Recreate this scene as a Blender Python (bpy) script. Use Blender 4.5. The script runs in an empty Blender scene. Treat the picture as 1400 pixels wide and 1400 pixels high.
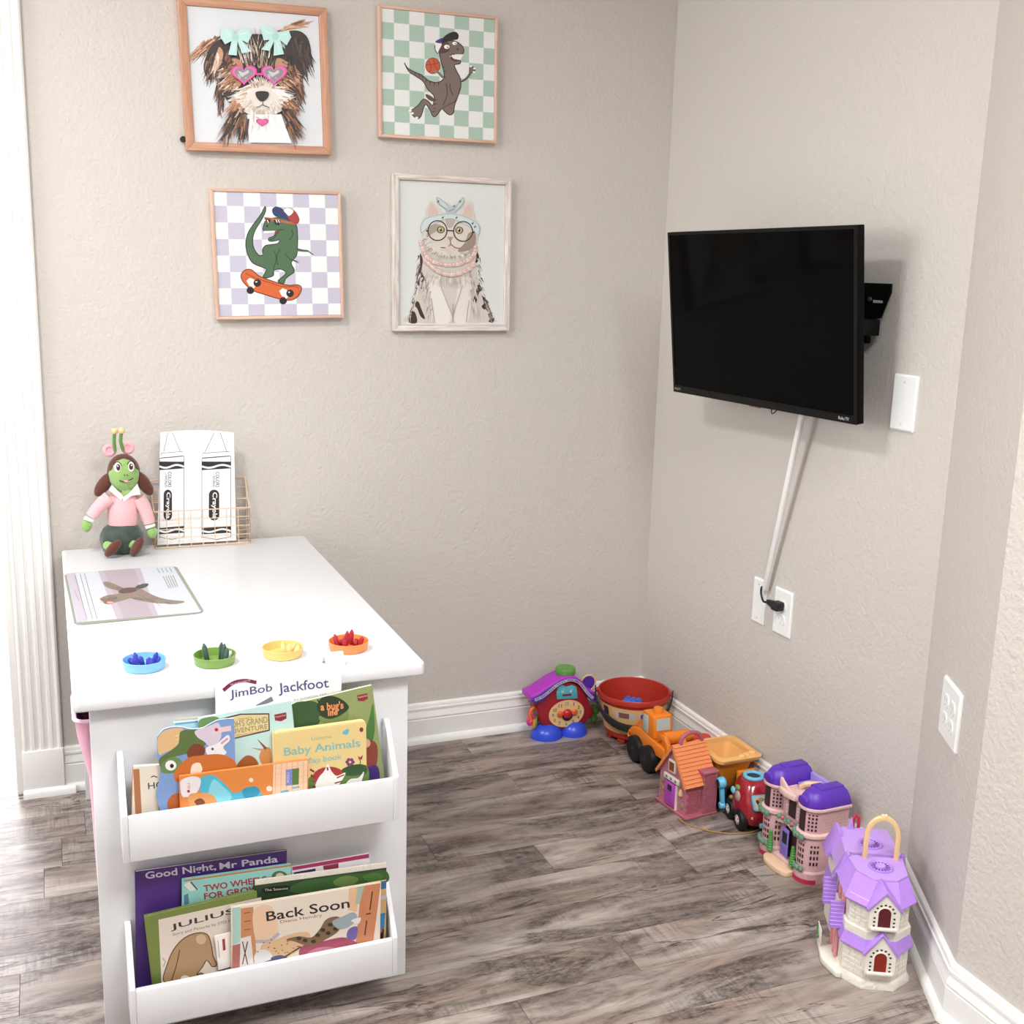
import bpy, bmesh, math, random
import numpy as np
from mathutils import Vector, Matrix, Euler
random.seed(7)
SC = bpy.context.scene
COL = SC.collection
PI = math.pi

# ------------------------------------------------------------------ camera, world, lights, exposure
F_PX, YAW, PITCH, ROLL = 1541.6, 0.39287, -0.20646, 0.02811
CAM = Vector((-1.77065, -3.10931, 1.41101))
def cam_axes():
    cy, sy, cp, sp = math.cos(YAW), math.sin(YAW), math.cos(PITCH), math.sin(PITCH)
    f = Vector((sy*cp, cy*cp, sp)); r = Vector((cy, -sy, 0)); u = r.cross(f)
    c, s = math.cos(ROLL), math.sin(ROLL)
    return c*r + s*u, -s*r + c*u, f
CR, CU, CF = cam_axes()
cd = bpy.data.cameras.new('camera'); cam = bpy.data.objects.new('camera', cd); COL.objects.link(cam)
cd.sensor_fit = 'HORIZONTAL'; cd.sensor_width = 36.0; cd.lens = 36.0*F_PX/1400.0
cd.clip_start = 0.05; cd.clip_end = 60
cam.matrix_world = Matrix(((CR.x, CU.x, -CF.x, CAM.x), (CR.y, CU.y, -CF.y, CAM.y), (CR.z, CU.z, -CF.z, CAM.z), (0, 0, 0, 1)))
SC.camera = cam
SC.view_settings.view_transform = 'Standard'; SC.view_settings.look = 'None'
SC.view_settings.gamma = 1.0; SC.view_settings.use_curve_mapping = False
SC.view_settings.exposure = 0.0
K1, K2, K3, K4, K5 = 0.84, 1.6, 0.74, 1.9, 0.75
w = bpy.data.worlds.new('world'); SC.world = w; w.use_nodes = True
w.node_tree.nodes['Background'].inputs[0].default_value = (1, 1, 1, 1)
w.node_tree.nodes['Background'].inputs[1].default_value = 0.55*K5
def area(name, loc, target, sx, sy, power, col=(1, 1, 1)):
    l = bpy.data.lights.new(name, 'AREA'); l.shape = 'RECTANGLE'; l.size = sx; l.size_y = sy; l.energy = power; l.color = col
    o = bpy.data.objects.new(name, l); COL.objects.link(o); o.location = loc
    o.rotation_euler = (Vector(target)-Vector(loc)).to_track_quat('-Z', 'Y').to_euler()
    return o
# ceiling fixture over the play corner, a second, unseen one added to fill the dim corner, and daylight from the windows of the place
area('ceiling_lamp_light', (-2.25, -1.5, 2.56), (-2.25, -1.5, 0), 0.36, 0.36, 42*K1, (1, 1, 1))
area('added_ceiling_fill_light', (-0.85, -2.75, 2.56), (-0.85, -2.75, 0), 1.1, 0.6, 30*K2, (0.96, 0.98, 1))
area('side_window_light', (-3.95, -0.95, 1.72), (0, -0.95, 1.0), 1.7, 1.15, 60*K3, (0.97, 0.985, 1))
area('far_window_light', (-2.9, 4.6, 1.3), (-2.3, 0, 0.3), 1.8, 2.0, 130*K4, (0.93, 0.95, 1))

# ------------------------------------------------------------------ helpers
def AT(px, py, ax, val):
    """where the sight line of photo pixel (px, py) meets the plane axis = val"""
    v = CF + CR*((px-700)/F_PX) - CU*((py-700)/F_PX)
    return CAM + v*((val-CAM[ax])/v[ax])
def HITP(px, py, o, n):
    v = CF + CR*((px-700)/F_PX) - CU*((py-700)/F_PX)
    return CAM + v*((Vector(o)-CAM).dot(n)/v.dot(n))
def lin(c):
    c = c/255.0
    return c/12.92 if c <= 0.04045 else ((c+0.055)/1.055)**2.4
def C(h):
    if isinstance(h, str):
        h = h.lstrip('#'); h = [int(h[i:i+2], 16) for i in (0, 2, 4)]
    return (lin(h[0]), lin(h[1]), lin(h[2]), 1.0)
MATS = {}
def mat(name, col, rough=0.5, metal=0.0, spec=0.5, noise=0.04, nscale=30.0, bump=0.0, bscale=200.0, coat=0.0, sheen=0.0, trans=0.0):
    """plain procedural material: base colour with a faint noise drift, optional fine relief"""
    if name in MATS: return MATS[name]
    m = bpy.data.materials.new(name); m.use_nodes = True; nt = m.node_tree; b = nt.nodes['Principled BSDF']
    c = C(col)
    tc = nt.nodes.new('ShaderNodeTexCoord')
    if noise > 0:
        n = nt.nodes.new('ShaderNodeTexNoise'); n.inputs['Scale'].default_value = nscale; n.inputs['Detail'].default_value = 3
        nt.links.new(tc.outputs['Object'], n.inputs['Vector'])
        r = nt.nodes.new('ShaderNodeValToRGB')
        r.color_ramp.elements[0].position = 0.3; r.color_ramp.elements[1].position = 0.7
        r.color_ramp.elements[0].color = (c[0]*(1-noise), c[1]*(1-noise), c[2]*(1-noise), 1)
        r.color_ramp.elements[1].color = (min(1, c[0]*(1+noise)), min(1, c[1]*(1+noise)), min(1, c[2]*(1+noise)), 1)
        nt.links.new(n.outputs['Fac'], r.inputs['Fac']); nt.links.new(r.outputs['Color'], b.inputs['Base Color'])
    else:
        b.inputs['Base Color'].default_value = c
    b.inputs['Roughness'].default_value = rough; b.inputs['Metallic'].default_value = metal
    b.inputs['Specular IOR Level'].default_value = spec; b.inputs['Coat Weight'].default_value = coat
    b.inputs['Sheen Weight'].default_value = sheen; b.inputs['Transmission Weight'].default_value = trans
    if bump > 0:
        n2 = nt.nodes.new('ShaderNodeTexNoise'); n2.inputs['Scale'].default_value = bscale; n2.inputs['Detail'].default_value = 2
        nt.links.new(tc.outputs['Object'], n2.inputs['Vector'])
        bp = nt.nodes.new('ShaderNodeBump'); bp.inputs['Strength'].default_value = bump; bp.inputs['Distance'].default_value = 0.003
        nt.links.new(n2.outputs['Fac'], bp.inputs['Height']); nt.links.new(bp.outputs['Normal'], b.inputs['Normal'])
    MATS[name] = m
    return m
def plas(name, col, rough=0.35): return mat(name, col, rough, noise=0.02)
def print_mat(rough=0.45, name='print_ink'):
    if name in MATS: return MATS[name]
    m = bpy.data.materials.new(name); m.use_nodes = True; nt = m.node_tree; b = nt.nodes['Principled BSDF']
    a = nt.nodes.new('ShaderNodeAttribute'); a.attribute_name = 'Col'
    nt.links.new(a.outputs['Color'], b.inputs['Base Color']); b.inputs['Roughness'].default_value = rough
    MATS[name] = m
    return m

TM = {}      # world matrix of every thing
def tag(o, label=None, cat=None, group=None, kind=None):
    if label: o['label'] = label
    if cat: o['category'] = cat
    if group: o['group'] = group
    if kind: o['kind'] = kind
    return o
def thing(name, label, cat, loc=(0, 0, 0), rotz=0.0, group=None):
    o = bpy.data.objects.new(name, None); COL.objects.link(o)
    o.location = loc; o.rotation_euler = (0, 0, rotz); o.empty_display_size = 0.05
    TM[o.name] = Matrix.Translation(Vector(loc)) @ Matrix.Rotation(rotz, 4, 'Z')
    return tag(o, label, cat, group)

class MB:
    """collects simple shapes, then links them as ONE mesh object"""
    def __init__(s, M=None): s.v = []; s.f = []; s.M = M
    def add(s, vs, fs):
        o = len(s.v)
        s.v += [tuple(s.M @ Vector(p)) if s.M else tuple(p) for p in vs]
        s.f += [[i+o for i in f] for f in fs]
        return s
    def box(s, x0, x1, y0, y1, z0, z1):
        return s.add([(x0, y0, z0), (x1, y0, z0), (x1, y1, z0), (x0, y1, z0), (x0, y0, z1), (x1, y0, z1), (x1, y1, z1), (x0, y1, z1)],
                     [(0, 3, 2, 1), (4, 5, 6, 7), (0, 1, 5, 4), (1, 2, 6, 5), (2, 3, 7, 6), (3, 0, 4, 7)])
    def prism(s, poly, a, b, plane='xz'):
        f = {'xz': lambda p, h: (p[0], h, p[1]), 'xy': lambda p, h: (p[0], p[1], h), 'yz': lambda p, h: (h, p[0], p[1])}[plane]
        n = len(poly)
        return s.add([f(p, a) for p in poly]+[f(p, b) for p in poly],
                     [list(range(n))[::-1], list(range(n, 2*n))]+[(i, (i+1) % n, n+(i+1) % n, n+i) for i in range(n)])
    def loft(s, rings, cap0=True, cap1=True, closed=True):
        n = len(rings[0]); vs = [p for r in rings for p in r]; fs = []
        for k in range(len(rings)-1):
            for i in range(n if closed else n-1):
                j = (i+1) % n; fs.append((k*n+i, k*n+j, (k+1)*n+j, (k+1)*n+i))
        if cap0: fs.append(list(range(n))[::-1])
        if cap1: fs.append([(len(rings)-1)*n+i for i in range(n)])
        return s.add(vs, fs)
    def lathe(s, prof, n=24, c=(0, 0, 0), axis='z', cap0=True, cap1=True, a0=0.0):
        rings = []
        for r, h in prof:
            ring = []
            for i in range(n):
                a = a0+2*PI*i/n; x, y = r*math.cos(a), r*math.sin(a)
                p = {'z': (x, y, h), 'x': (h, x, y), 'y': (x, h, y)}[axis]
                ring.append((p[0]+c[0], p[1]+c[1], p[2]+c[2]))
            rings.append(ring)
        return s.loft(rings, cap0, cap1)
    def cyl(s, c, r, h, n=20, axis='z'): return s.lathe([(r, 0), (r, h)], n, c, axis)
    def ell(s, c, r, nu=18, nv=10, v0=-90, v1=90, M=None):
        rings = []
        for k in range(nv+1):
            t = math.radians(v0+(v1-v0)*k/nv); cr = max(math.cos(t), 1e-4)
            ring = [Vector((r[0]*cr*math.cos(2*PI*i/nu), r[1]*cr*math.sin(2*PI*i/nu), r[2]*math.sin(t))) for i in range(nu)]
            if M: ring = [M @ p for p in ring]
            rings.append([tuple(p+Vector(c)) for p in ring])
        return s.loft(rings)
    def tube(s, pts, r, n=8, closed=False, flat=1.0):
        pts = [Vector(p) for p in pts]; m = len(pts); rr = r if isinstance(r, (list, tuple)) else [r]*m
        rings = []; up = None
        for i in range(m):
            a = pts[(i-1) % m] if (closed or i > 0) else pts[i]; b = pts[(i+1) % m] if (closed or i < m-1) else pts[i]
            d = (b-a).normalized()
            if up is None:
                up = Vector((0, 0, 1)) if abs(d.z) < 0.9 else Vector((0, 1, 0))
            up = (up-d*up.dot(d)).normalized(); sd = d.cross(up)
            rings.append([tuple(pts[i]+up*(math.cos(2*PI*k/n)*rr[i])+sd*(math.sin(2*PI*k/n)*rr[i]*flat)) for k in range(n)])
        if closed: rings.append(rings[0]); return s.loft(rings, False, False)
        return s.loft(rings)
    def torus(s, c, R, r, n=28, m=10, axis='z'):
        pts = []
        for i in range(n):
            a = 2*PI*i/n; x, y = R*math.cos(a), R*math.sin(a)
            p = {'z': (x, y, 0), 'x': (0, x, y), 'y': (x, 0, y)}[axis]
            pts.append((p[0]+c[0], p[1]+c[1], p[2]+c[2]))
        return s.tube(pts, r, m, True)
    def build(s, name, m, parent=None, bevel=0.0, smooth=True, angle=38, world=False, sub=0, seg=2, label=None):
        me = bpy.data.meshes.new(name)
        vs = s.v
        if world and parent is not None:
            Mi = TM[parent.name].inverted(); vs = [tuple(Mi @ Vector(p)) for p in vs]
        me.from_pydata(vs, [], s.f); me.update()
        bm = bmesh.new(); bm.from_mesh(me); bmesh.ops.remove_doubles(bm, verts=bm.verts, dist=1e-6)
        bmesh.ops.recalc_face_normals(bm, faces=bm.faces); bm.to_mesh(me); bm.free()
        me.materials.append(m)
        o = bpy.data.objects.new(name, me); COL.objects.link(o)
        if parent is not None: o.parent = parent
        if parent is not None: TM[o.name] = TM.get(parent.name, Matrix())
        else: TM[o.name] = Matrix()
        if bevel > 0:
            b = o.modifiers.new('bevel', 'BEVEL'); b.width = bevel; b.segments = seg; b.limit_method = 'ANGLE'; b.angle_limit = math.radians(35)
        if sub > 0:
            sb = o.modifiers.new('subsurf', 'SUBSURF'); sb.levels = sub; sb.render_levels = sub
        if smooth:
            me.polygons.foreach_set('use_smooth', [True]*len(me.polygons))
            if not bevel: me.set_sharp_from_angle(angle=math.radians(angle))
        if label: o['label'] = label
        return o
def copy_tree(o, parent=None):
    c = o.copy(); COL.objects.link(c)
    if parent is not None: c.parent = parent
    for ch in list(o.children): copy_tree(ch, c)
    return c

def spline(pts, per=5, closed=True):
    """Catmull-Rom through 2-D points"""
    n = len(pts); out = []
    rng = range(n if closed else n-1)
    for i in rng:
        g = (lambda k: pts[k % n]) if closed else (lambda k: pts[min(max(k, 0), n-1)])
        p0, p1, p2, p3 = g(i-1), g(i), g(i+1), g(i+2)
        for k in range(per):
            t = k/per
            out.append(tuple(0.5*((2*p1[j])+(-p0[j]+p2[j])*t+(2*p0[j]-5*p1[j]+4*p2[j]-p3[j])*t*t+(-p0[j]+3*p1[j]-3*p2[j]+p3[j])*t**3) for j in range(len(p1))))
    if not closed: out.append(tuple(pts[-1]))
    return out
_TXT = {}
def text_mesh(t, bold=0.0):
    k = (t, bold)
    if k not in _TXT:
        cu = bpy.data.curves.new('lettering_tmp', 'FONT'); cu.body = t; cu.resolution_u = 3; cu.offset = bold
        ob = bpy.data.objects.new('lettering_tmp', cu); COL.objects.link(ob)
        me = bpy.data.meshes.new_from_object(ob.evaluated_get(bpy.context.evaluated_depsgraph_get()))
        vs = [tuple(v.co)[:2] for v in me.vertices]; fs = [tuple(p.vertices) for p in me.polygons]
        bpy.data.objects.remove(ob); bpy.data.curves.remove(cu); bpy.data.meshes.remove(me)
        xs = [v[0] for v in vs]; ys = [v[1] for v in vs]
        x0, x1, y0, y1 = min(xs), max(xs), min(ys), max(ys)
        _TXT[k] = ([((a-x0)/(x1-x0), (b-y0)/(y1-y0)) for a, b in vs], fs)
    return _TXT[k]
class Art:
    """flat print on a plane; every shape is a polygon a few microns above the one before"""
    EPS = 8e-6
    def __init__(s, o, n, crop=None, mapf=None):
        s.o = Vector(o); s.n = Vector(n).normalized(); s.crop = crop or (0, 0, 1.0); s.v = []; s.f = []; s.c = []; s.k = 1; s.mapf = mapf; s.shift = 0.0
    def P(s, p):
        if s.mapf: q = s.mapf(p)
        else: q = HITP(s.crop[0]+p[0]*s.crop[2], s.crop[1]+p[1]*s.crop[2], s.o, s.n)+Vector((s.shift, 0, 0))
        return q + s.n*(s.k*s.EPS)
    def raw(s, pts, faces, col):
        o = len(s.v); s.v += [tuple(s.P(p)) for p in pts]; c = C(col)
        for f in faces: s.f.append([i+o for i in f]); s.c.append(c)
        s.k += 1
        return s
    def poly(s, pts, col): return s.raw(pts, [list(range(len(pts)))], col)
    def blob(s, pts, col, per=5): return s.poly(spline(pts, per), col)
    def oblob(s, pts, col, line, w, per=5):
        q = spline(pts, per); s.poly(q, col); return s.line(q+[q[0]], w, line)
    def line(s, pts, w, col, taper=False, smooth=False):
        if smooth: pts = spline(pts, 5, False)
        L, R = [], []; n = len(pts)
        for i in range(n):
            a = pts[max(i-1, 0)]; b = pts[min(i+1, n-1)]; dx, dy = b[0]-a[0], b[1]-a[1]; d = math.hypot(dx, dy) or 1
            ww = w*0.5*((1-i/(n-1))*0.9+0.1 if taper else 1)
            L.append((pts[i][0]-dy/d*ww, pts[i][1]+dx/d*ww)); R.append((pts[i][0]+dy/d*ww, pts[i][1]-dx/d*ww))
        return s.raw(L+R, [(i, i+1, n+i+1, n+i) for i in range(n-1)], col)
    def ell(s, c, rx, ry, col, n=20, rot=0):
        cr, sr = math.cos(rot), math.sin(rot)
        return s.poly([(c[0]+rx*math.cos(2*PI*i/n)*cr-ry*math.sin(2*PI*i/n)*sr, c[1]+rx*math.cos(2*PI*i/n)*sr+ry*math.sin(2*PI*i/n)*cr) for i in range(n)], col)
    def hair(s, starts, dirf, n, ln, w, cols, jit=20, rnd=None):
        rnd = rnd or random
        for _ in range(n):
            t = rnd.random()*(len(starts)-1); i = int(t); u = t-i
            x = starts[i][0]*(1-u)+starts[i+1][0]*u+rnd.uniform(-jit, jit); y = starts[i][1]*(1-u)+starts[i+1][1]*u+rnd.uniform(-jit, jit)
            d = dirf(x, y); a = math.atan2(d[1], d[0])+rnd.uniform(-.22, .22); l = ln*rnd.uniform(.6, 1.2)
            b = a+rnd.uniform(-.3, .3)
            mx, my = x+math.cos(a)*l*.5, y+math.sin(a)*l*.5
            s.line([(x, y), (mx, my), (mx+math.cos(b)*l*.5, my+math.sin(b)*l*.5)], w*rnd.uniform(.6, 1.3), rnd.choice(cols), True)
        return s
    def text(s, t, TL, TR, BL, col, bold=0.0):
        """lettering fitted to the parallelogram TL, TR, BL"""
        vs, fs = text_mesh(t, bold)
        return s.raw([(BL[0]+(TR[0]-TL[0])*a+(TL[0]-BL[0])*b, BL[1]+(TR[1]-TL[1])*a+(TL[1]-BL[1])*b) for a, b in vs], fs, col)
    def build(s, name, parent, label=None, m=None):
        me = bpy.data.meshes.new(name); Mi = TM[parent.name].inverted()
        me.from_pydata([tuple(Mi @ Vector(p)) for p in s.v], [], s.f); me.update()
        nn = (Mi.to_3x3() @ s.n)
        at = me.color_attributes.new('Col', 'FLOAT_COLOR', 'CORNER'); buf = []
        flip = [p.index for p in me.polygons if p.normal.dot(nn) < 0]
        for p in me.polygons: buf += list(s.c[p.index])*p.loop_total
        at.data.foreach_set('color', buf)
        if flip:
            for i in flip: me.polygons[i].flip()
        me.materials.append(m or print_mat()); o = bpy.data.objects.new(name, me); COL.objects.link(o); o.parent = parent
        if label: o['label'] = label
        return o

# ------------------------------------------------------------------ the setting
def wall_mat():
    m = bpy.data.materials.new('wall_paint'); m.use_nodes = True; nt = m.node_tree; b = nt.nodes['Principled BSDF']
    tc = nt.nodes.new('ShaderNodeTexCoord')
    n0 = nt.nodes.new('ShaderNodeTexNoise'); n0.inputs['Scale'].default_value = 1.3; n0.inputs['Detail'].default_value = 2
    r = nt.nodes.new('ShaderNodeValToRGB'); r.color_ramp.elements[0].color = C('#cbc5be'); r.color_ramp.elements[1].color = C('#cfc9c2')
    nt.links.new(tc.outputs['Object'], n0.inputs['Vector']); nt.links.new(n0.outputs['Fac'], r.inputs['Fac']); nt.links.new(r.outputs['Color'], b.inputs['Base Color'])
    b.inputs['Roughness'].default_value = 0.55; b.inputs['Specular IOR Level'].default_value = 0.3
    n1 = nt.nodes.new('ShaderNodeTexNoise'); n1.inputs['Scale'].default_value = 95; n1.inputs['Detail'].default_value = 2.5; n1.inputs['Roughness'].default_value = 0.55
    n2 = nt.nodes.new('ShaderNodeTexNoise'); n2.inputs['Scale'].default_value = 34; n2.inputs['Detail'].default_value = 1
    mx = nt.nodes.new('ShaderNodeMath'); mx.operation = 'MULTIPLY_ADD'; mx.inputs[1].default_value = 0.5
    nt.links.new(tc.outputs['Object'], n1.inputs['Vector']); nt.links.new(tc.outputs['Object'], n2.inputs['Vector'])
    nt.links.new(n2.outputs['Fac'], mx.inputs[0]); nt.links.new(n1.outputs['Fac'], mx.inputs[2])
    bp = nt.nodes.new('ShaderNodeBump'); bp.inputs['Strength'].default_value = 0.66; bp.inputs['Distance'].default_value = 0.0035
    nt.links.new(mx.outputs[0], bp.inputs['Height']); nt.links.new(bp.outputs['Normal'], b.inputs['Normal'])
    return m
WALL = wall_mat()
TRIM = mat('white_trim_paint', '#f0efec', 0.38, noise=0.01)
def struct(o): o['kind'] = 'structure'; return o

Y1, X2, Y2 = -1.266, -0.192, -1.624
H = 2.6
b = MB(); b.box(-1.886, 0.12, 0, 0.12, 0, H); b.box(-2.95, -1.886, 0, 0.12, 2.35, H); b.box(-4.05, -2.95, 0, 0.12, 0, H)
struct(b.build('wall_back', WALL, smooth=False))
struct(MB().prism([(0, 0.0), (0.12, 0.0), (0.12, Y1-0.05), (0, Y1)], 0, H, 'xy').build('wall_right', WALL, smooth=False))
struct(MB().prism([(0, Y1), (0.12, Y1-0.05), (-0.07, Y2-0.03), (X2, Y2)], 0, H, 'xy').build('wall_angled', WALL, smooth=False))
struct(MB().prism([(X2, Y2), (X2+0.12, Y2-0.03), (X2+0.12, -4.4), (X2, -4.4)], 0, H, 'xy').build('wall_near', WALL, smooth=False))
b = MB(); b.box(-4.12, -4.0, -4.4, -1.85, 0, H); b.box(-4.12, -4.0, -0.05, 5.2, 0, H); b.box(-4.12, -4.0, -1.85, -0.05, 0, 1.05); b.box(-4.12, -4.0, -1.85, -0.05, 2.35, H)
struct(b.build('wall_left', WALL, smooth=False))
b = MB(); b.box(-4.0, -3.8, 5.0, 5.12, 0, H); b.box(-1.9, -1.3, 5.0, 5.12, 0, H); b.box(-3.8, -1.9, 5.0, 5.12, 2.3, H)
struct(b.build('wall_far', mat('white_wall_paint', '#efeeec', 0.6), smooth=False))
struct(MB().box(-1.5, -1.4, 0.12, 5.0, 0, H).build('wall_hall', mat('white_wall_paint', '#efeeec', 0.6), smooth=False))
CEIL = mat('ceiling_paint', '#efedea', 0.8, bump=0.2, bscale=60)
struct(MB().box(-4.12, 0.12, -4.4, 5.12, H, H+0.1).build('ceiling', CEIL, smooth=False))
def window(name, lo, hi, fixed, axis):
    b = MB()
    def bar(a0, a1, z0, z1):
        if axis == 'x': b.box(fixed-0.03, fixed+0.02, a0, a1, z0, z1)
        else: b.box(a0, a1, fixed-0.02, fixed+0.03, z0, z1)
    (a0, z0), (a1, z1) = lo, hi; t = 0.06
    bar(a0, a1, z0, z0+t); bar(a0, a1, z1-t, z1); bar(a0, a0+t, z0, z1); bar(a1-t, a1, z0, z1); bar((a0+a1)/2-t/2, (a0+a1)/2+t/2, z0+t, z1-t)
    return struct(b.build(name, TRIM, smooth=False))
window('window_1', (-1.85, 1.05), (-0.05, 2.35), -4.06, 'x')
window('window_2', (-3.8, 0.0), (-1.9, 2.3), 5.06, 'y')

# floor of weathered vinyl planks
def plank_mat():
    m = bpy.data.materials.new('weathered_plank'); m.use_nodes = True; nt = m.node_tree; b = nt.nodes['Principled BSDF']; N = nt.nodes.new; L = nt.links.new
    tc = N('ShaderNodeTexCoord'); oi = N('ShaderNodeObjectInfo')
    sc = N('ShaderNodeVectorMath'); sc.operation = 'SCALE'; sc.inputs[0].default_value = (37, 53, 11); L(oi.outputs['Random'], sc.inputs['Scale'])
    ad = N('ShaderNodeVectorMath'); ad.operation = 'ADD'; L(tc.outputs['Object'], ad.inputs[0]); L(sc.outputs[0], ad.inputs[1])
    def noise(sx, sy, scale, detail, rough=0.6, dist=0.0):
        mp = N('ShaderNodeMapping'); mp.inputs['Scale'].default_value = (sx, sy, 1); L(ad.outputs[0], mp.inputs['Vector'])
        n = N('ShaderNodeTexNoise'); n.inputs['Scale'].default_value = scale; n.inputs['Detail'].default_value = detail; n.inputs['Roughness'].default_value = rough; n.inputs['Distortion'].default_value = dist
        L(mp.outputs[0], n.inputs['Vector']); return n.outputs['Fac']
    def ramp(fac, stops):
        r = N('ShaderNodeValToRGB'); e = r.color_ramp.elements
        e[0].position, e[0].color = stops[0]; e[1].position, e[1].color = stops[-1]
        for p, c in stops[1:-1]: x = e.new(p); x.color = c
        L(fac, r.inputs['Fac']); return r.outputs['Color']
    def mix(mode, fac, a, c):
        x = N('ShaderNodeMix'); x.data_type = 'RGBA'; x.blend_type = mode
        if isinstance(fac, float): x.inputs[0].default_value = fac
        else: L(fac, x.inputs[0])
        L(a, x.inputs[6]); L(c, x.inputs[7]); return x.outputs[2]
    G = lambda v: (v, v, v, 1)
    broad = ramp(noise(1.8, 9, 1.0, 6, 0.62, 0.9), [(0.30, C('#75665f')), (0.44, C('#968980')), (0.58, C('#aca098')), (0.74, C('#c4bbb4'))])
    rosy = ramp(noise(3, 7, 1.0, 3, 0.5, 0.8), [(0.52, G(0.0)), (0.68, G(0.45))])
    rc_ = N('ShaderNodeRGB'); rc_.outputs[0].default_value = C('#9c8073')
    c0 = mix('MIX', rosy, broad, rc_.outputs[0])
    grain = ramp(noise(4, 110, 2.0, 5, 0.7, 0.5), [(0.30, G(0.62)), (0.48, G(0.96)), (0.70, G(1.08))])
    c1 = mix('MULTIPLY', 0.8, c0, grain)
    # worn dark areas broken up by fine grit
    area_ = ramp(noise(2.4, 9, 1.0, 5, 0.6, 1.6), [(0.43, G(0.0)), (0.60, G(1.0))])
    grit = ramp(noise(34, 80, 1.0, 5, 0.8, 0.3), [(0.36, G(1.0)), (0.62, G(0.40))])
    mk = N('ShaderNodeMix'); mk.data_type = 'RGBA'; mk.blend_type = 'MULTIPLY'; mk.inputs[0].default_value = 1.0; L(area_, mk.inputs[6]); L(grit, mk.inputs[7])
    dk = N('ShaderNodeRGB'); dk.outputs[0].default_value = C('#3f332f')
    c2 = mix('MIX', mk.outputs[2], c1, dk.outputs[0])
    # saw marks across the board, in places
    sawm = ramp(noise(4, 8, 1.0, 3), [(0.48, G(0.0)), (0.64, G(0.85))])
    saw = ramp(noise(120, 7, 1.0, 4, 0.75, 0.4), [(0.40, G(0.58)), (0.52, G(1.0)), (0.70, G(1.08))])
    c3 = mix('MULTIPLY', sawm, c2, saw)
    # thin cracks and grain lines
    crack = ramp(noise(1.6, 12, 1.0, 4, 0.55, 1.2), [(0.485, G(1.0)), (0.496, G(0.14)), (0.502, G(0.14)), (0.512, G(1.0))])
    cm = ramp(noise(2.6, 5, 1.0, 2), [(0.46, G(0.0)), (0.56, G(0.9))])
    c4n = N('ShaderNodeMix'); c4n.data_type = 'RGBA'; c4n.blend_type = 'MULTIPLY'; L(cm, c4n.inputs[0]); L(c3, c4n.inputs[6]); L(crack, c4n.inputs[7])
    tone = N('ShaderNodeMapRange'); tone.inputs['To Min'].default_value = 0.92; tone.inputs['To Max'].default_value = 1.08; L(oi.outputs['Random'], tone.inputs['Value'])
    tv = N('ShaderNodeVectorMath'); tv.operation = 'SCALE'; L(c4n.outputs[2], tv.inputs[0]); L(tone.outputs[0], tv.inputs['Scale'])
    L(tv.outputs[0], b.inputs['Base Color'])
    b.inputs['Roughness'].default_value = 0.42; b.inputs['Specular IOR Level'].default_value = 0.45
    bp = N('ShaderNodeBump'); bp.inputs['Strength'].default_value = 0.25; bp.inputs['Distance'].default_value = 0.0015
    L(grain, bp.inputs['Height']); L(bp.outputs['Normal'], b.inputs['Normal'])
    return m
PLANK = plank_mat()
floor = struct(MB().box(-4.0, 0.05, -4.4, 5.0, -0.03, -0.004).build('floor', mat('floor_joint', '#3a302c', 0.8), smooth=False))
PW, Y0 = 0.1408, -0.714
forced = {-1: [-0.355, -0.693], 2: [-0.60], -4: [-0.69], -5: [-0.972]}
rng = random.Random(11)
for k in range(-26, 41):
    ya = Y0+k*PW; yb = ya+PW
    xr = 0.0 if yb < 0.01 else (-1.5 if ya > 0.1 else 0.0)
    if yb < 0.01 and ya < Y2: xr = X2+0.0
    xl = -4.0
    cuts = sorted([c for c in forced.get(k, [])], reverse=True)
    if not cuts: cuts = [xr-rng.uniform(0.15, 0.95)]
    while cuts[-1]-xl > 1.25: cuts.append(cuts[-1]-rng.choice([0.62, 0.9, 0.9, 1.2]))
    ed = [xr]+cuts+[xl]
    for i in range(len(ed)-1):
        x1, x0 = ed[i], ed[i+1]
        if x1-x0 < 0.02: continue
        L2 = (x1-x0)/2; g = 0.0005
        p = MB().box(-L2+g, L2-g, -PW/2+g, PW/2-g, -0.004, 0.0).build('plank', PLANK, floor, smooth=False)
        p.location = ((x0+x1)/2, (ya+yb)/2, 0)

# baseboards: one moulded profile swept along each wall, mitred at the corners
PROF = [(0, 0), (.028, 0), (.0275, .010), (.024, .017), (.0185, .0215), (.016, .022), (.016, .074), (.0143, .0755), (.0143, .0785), (.0165, .081), (.0160, .085),
        (.0112, .096), (.0100, .103), (.0128, .1045), (.0128, .1105), (.0100, .112), (.0100, .117), (.0085, .1215), (.005, .1245), (0, .125)]
path = [Vector((-1.786, 0)), Vector((0, 0)), Vector((0, Y1)), Vector((X2, Y2)), Vector((X2, -4.4))]
def off(i, t):
    ns = []
    for a, c in ((i-1, i), (i, i+1)):
        if a >= 0 and c < len(path):
            d = (path[c]-path[a]).normalized(); ns.append(Vector((d.y, -d.x)))
    if len(ns) == 1: return path[i]+ns[0]*t
    return path[i]+(ns[0]+ns[1])*(t/(1+ns[0].dot(ns[1])))
for i, nm in enumerate(('baseboard_back', 'baseboard_right', 'baseboard_angled', 'baseboard_near')):
    r0 = [(off(i, t).x, off(i, t).y, z) for t, z in PROF]; r1 = [(off(i+1, t).x, off(i+1, t).y, z) for t, z in PROF]
    struct(MB().loft([r0, r1]).build(nm, TRIM, angle=30))
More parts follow.
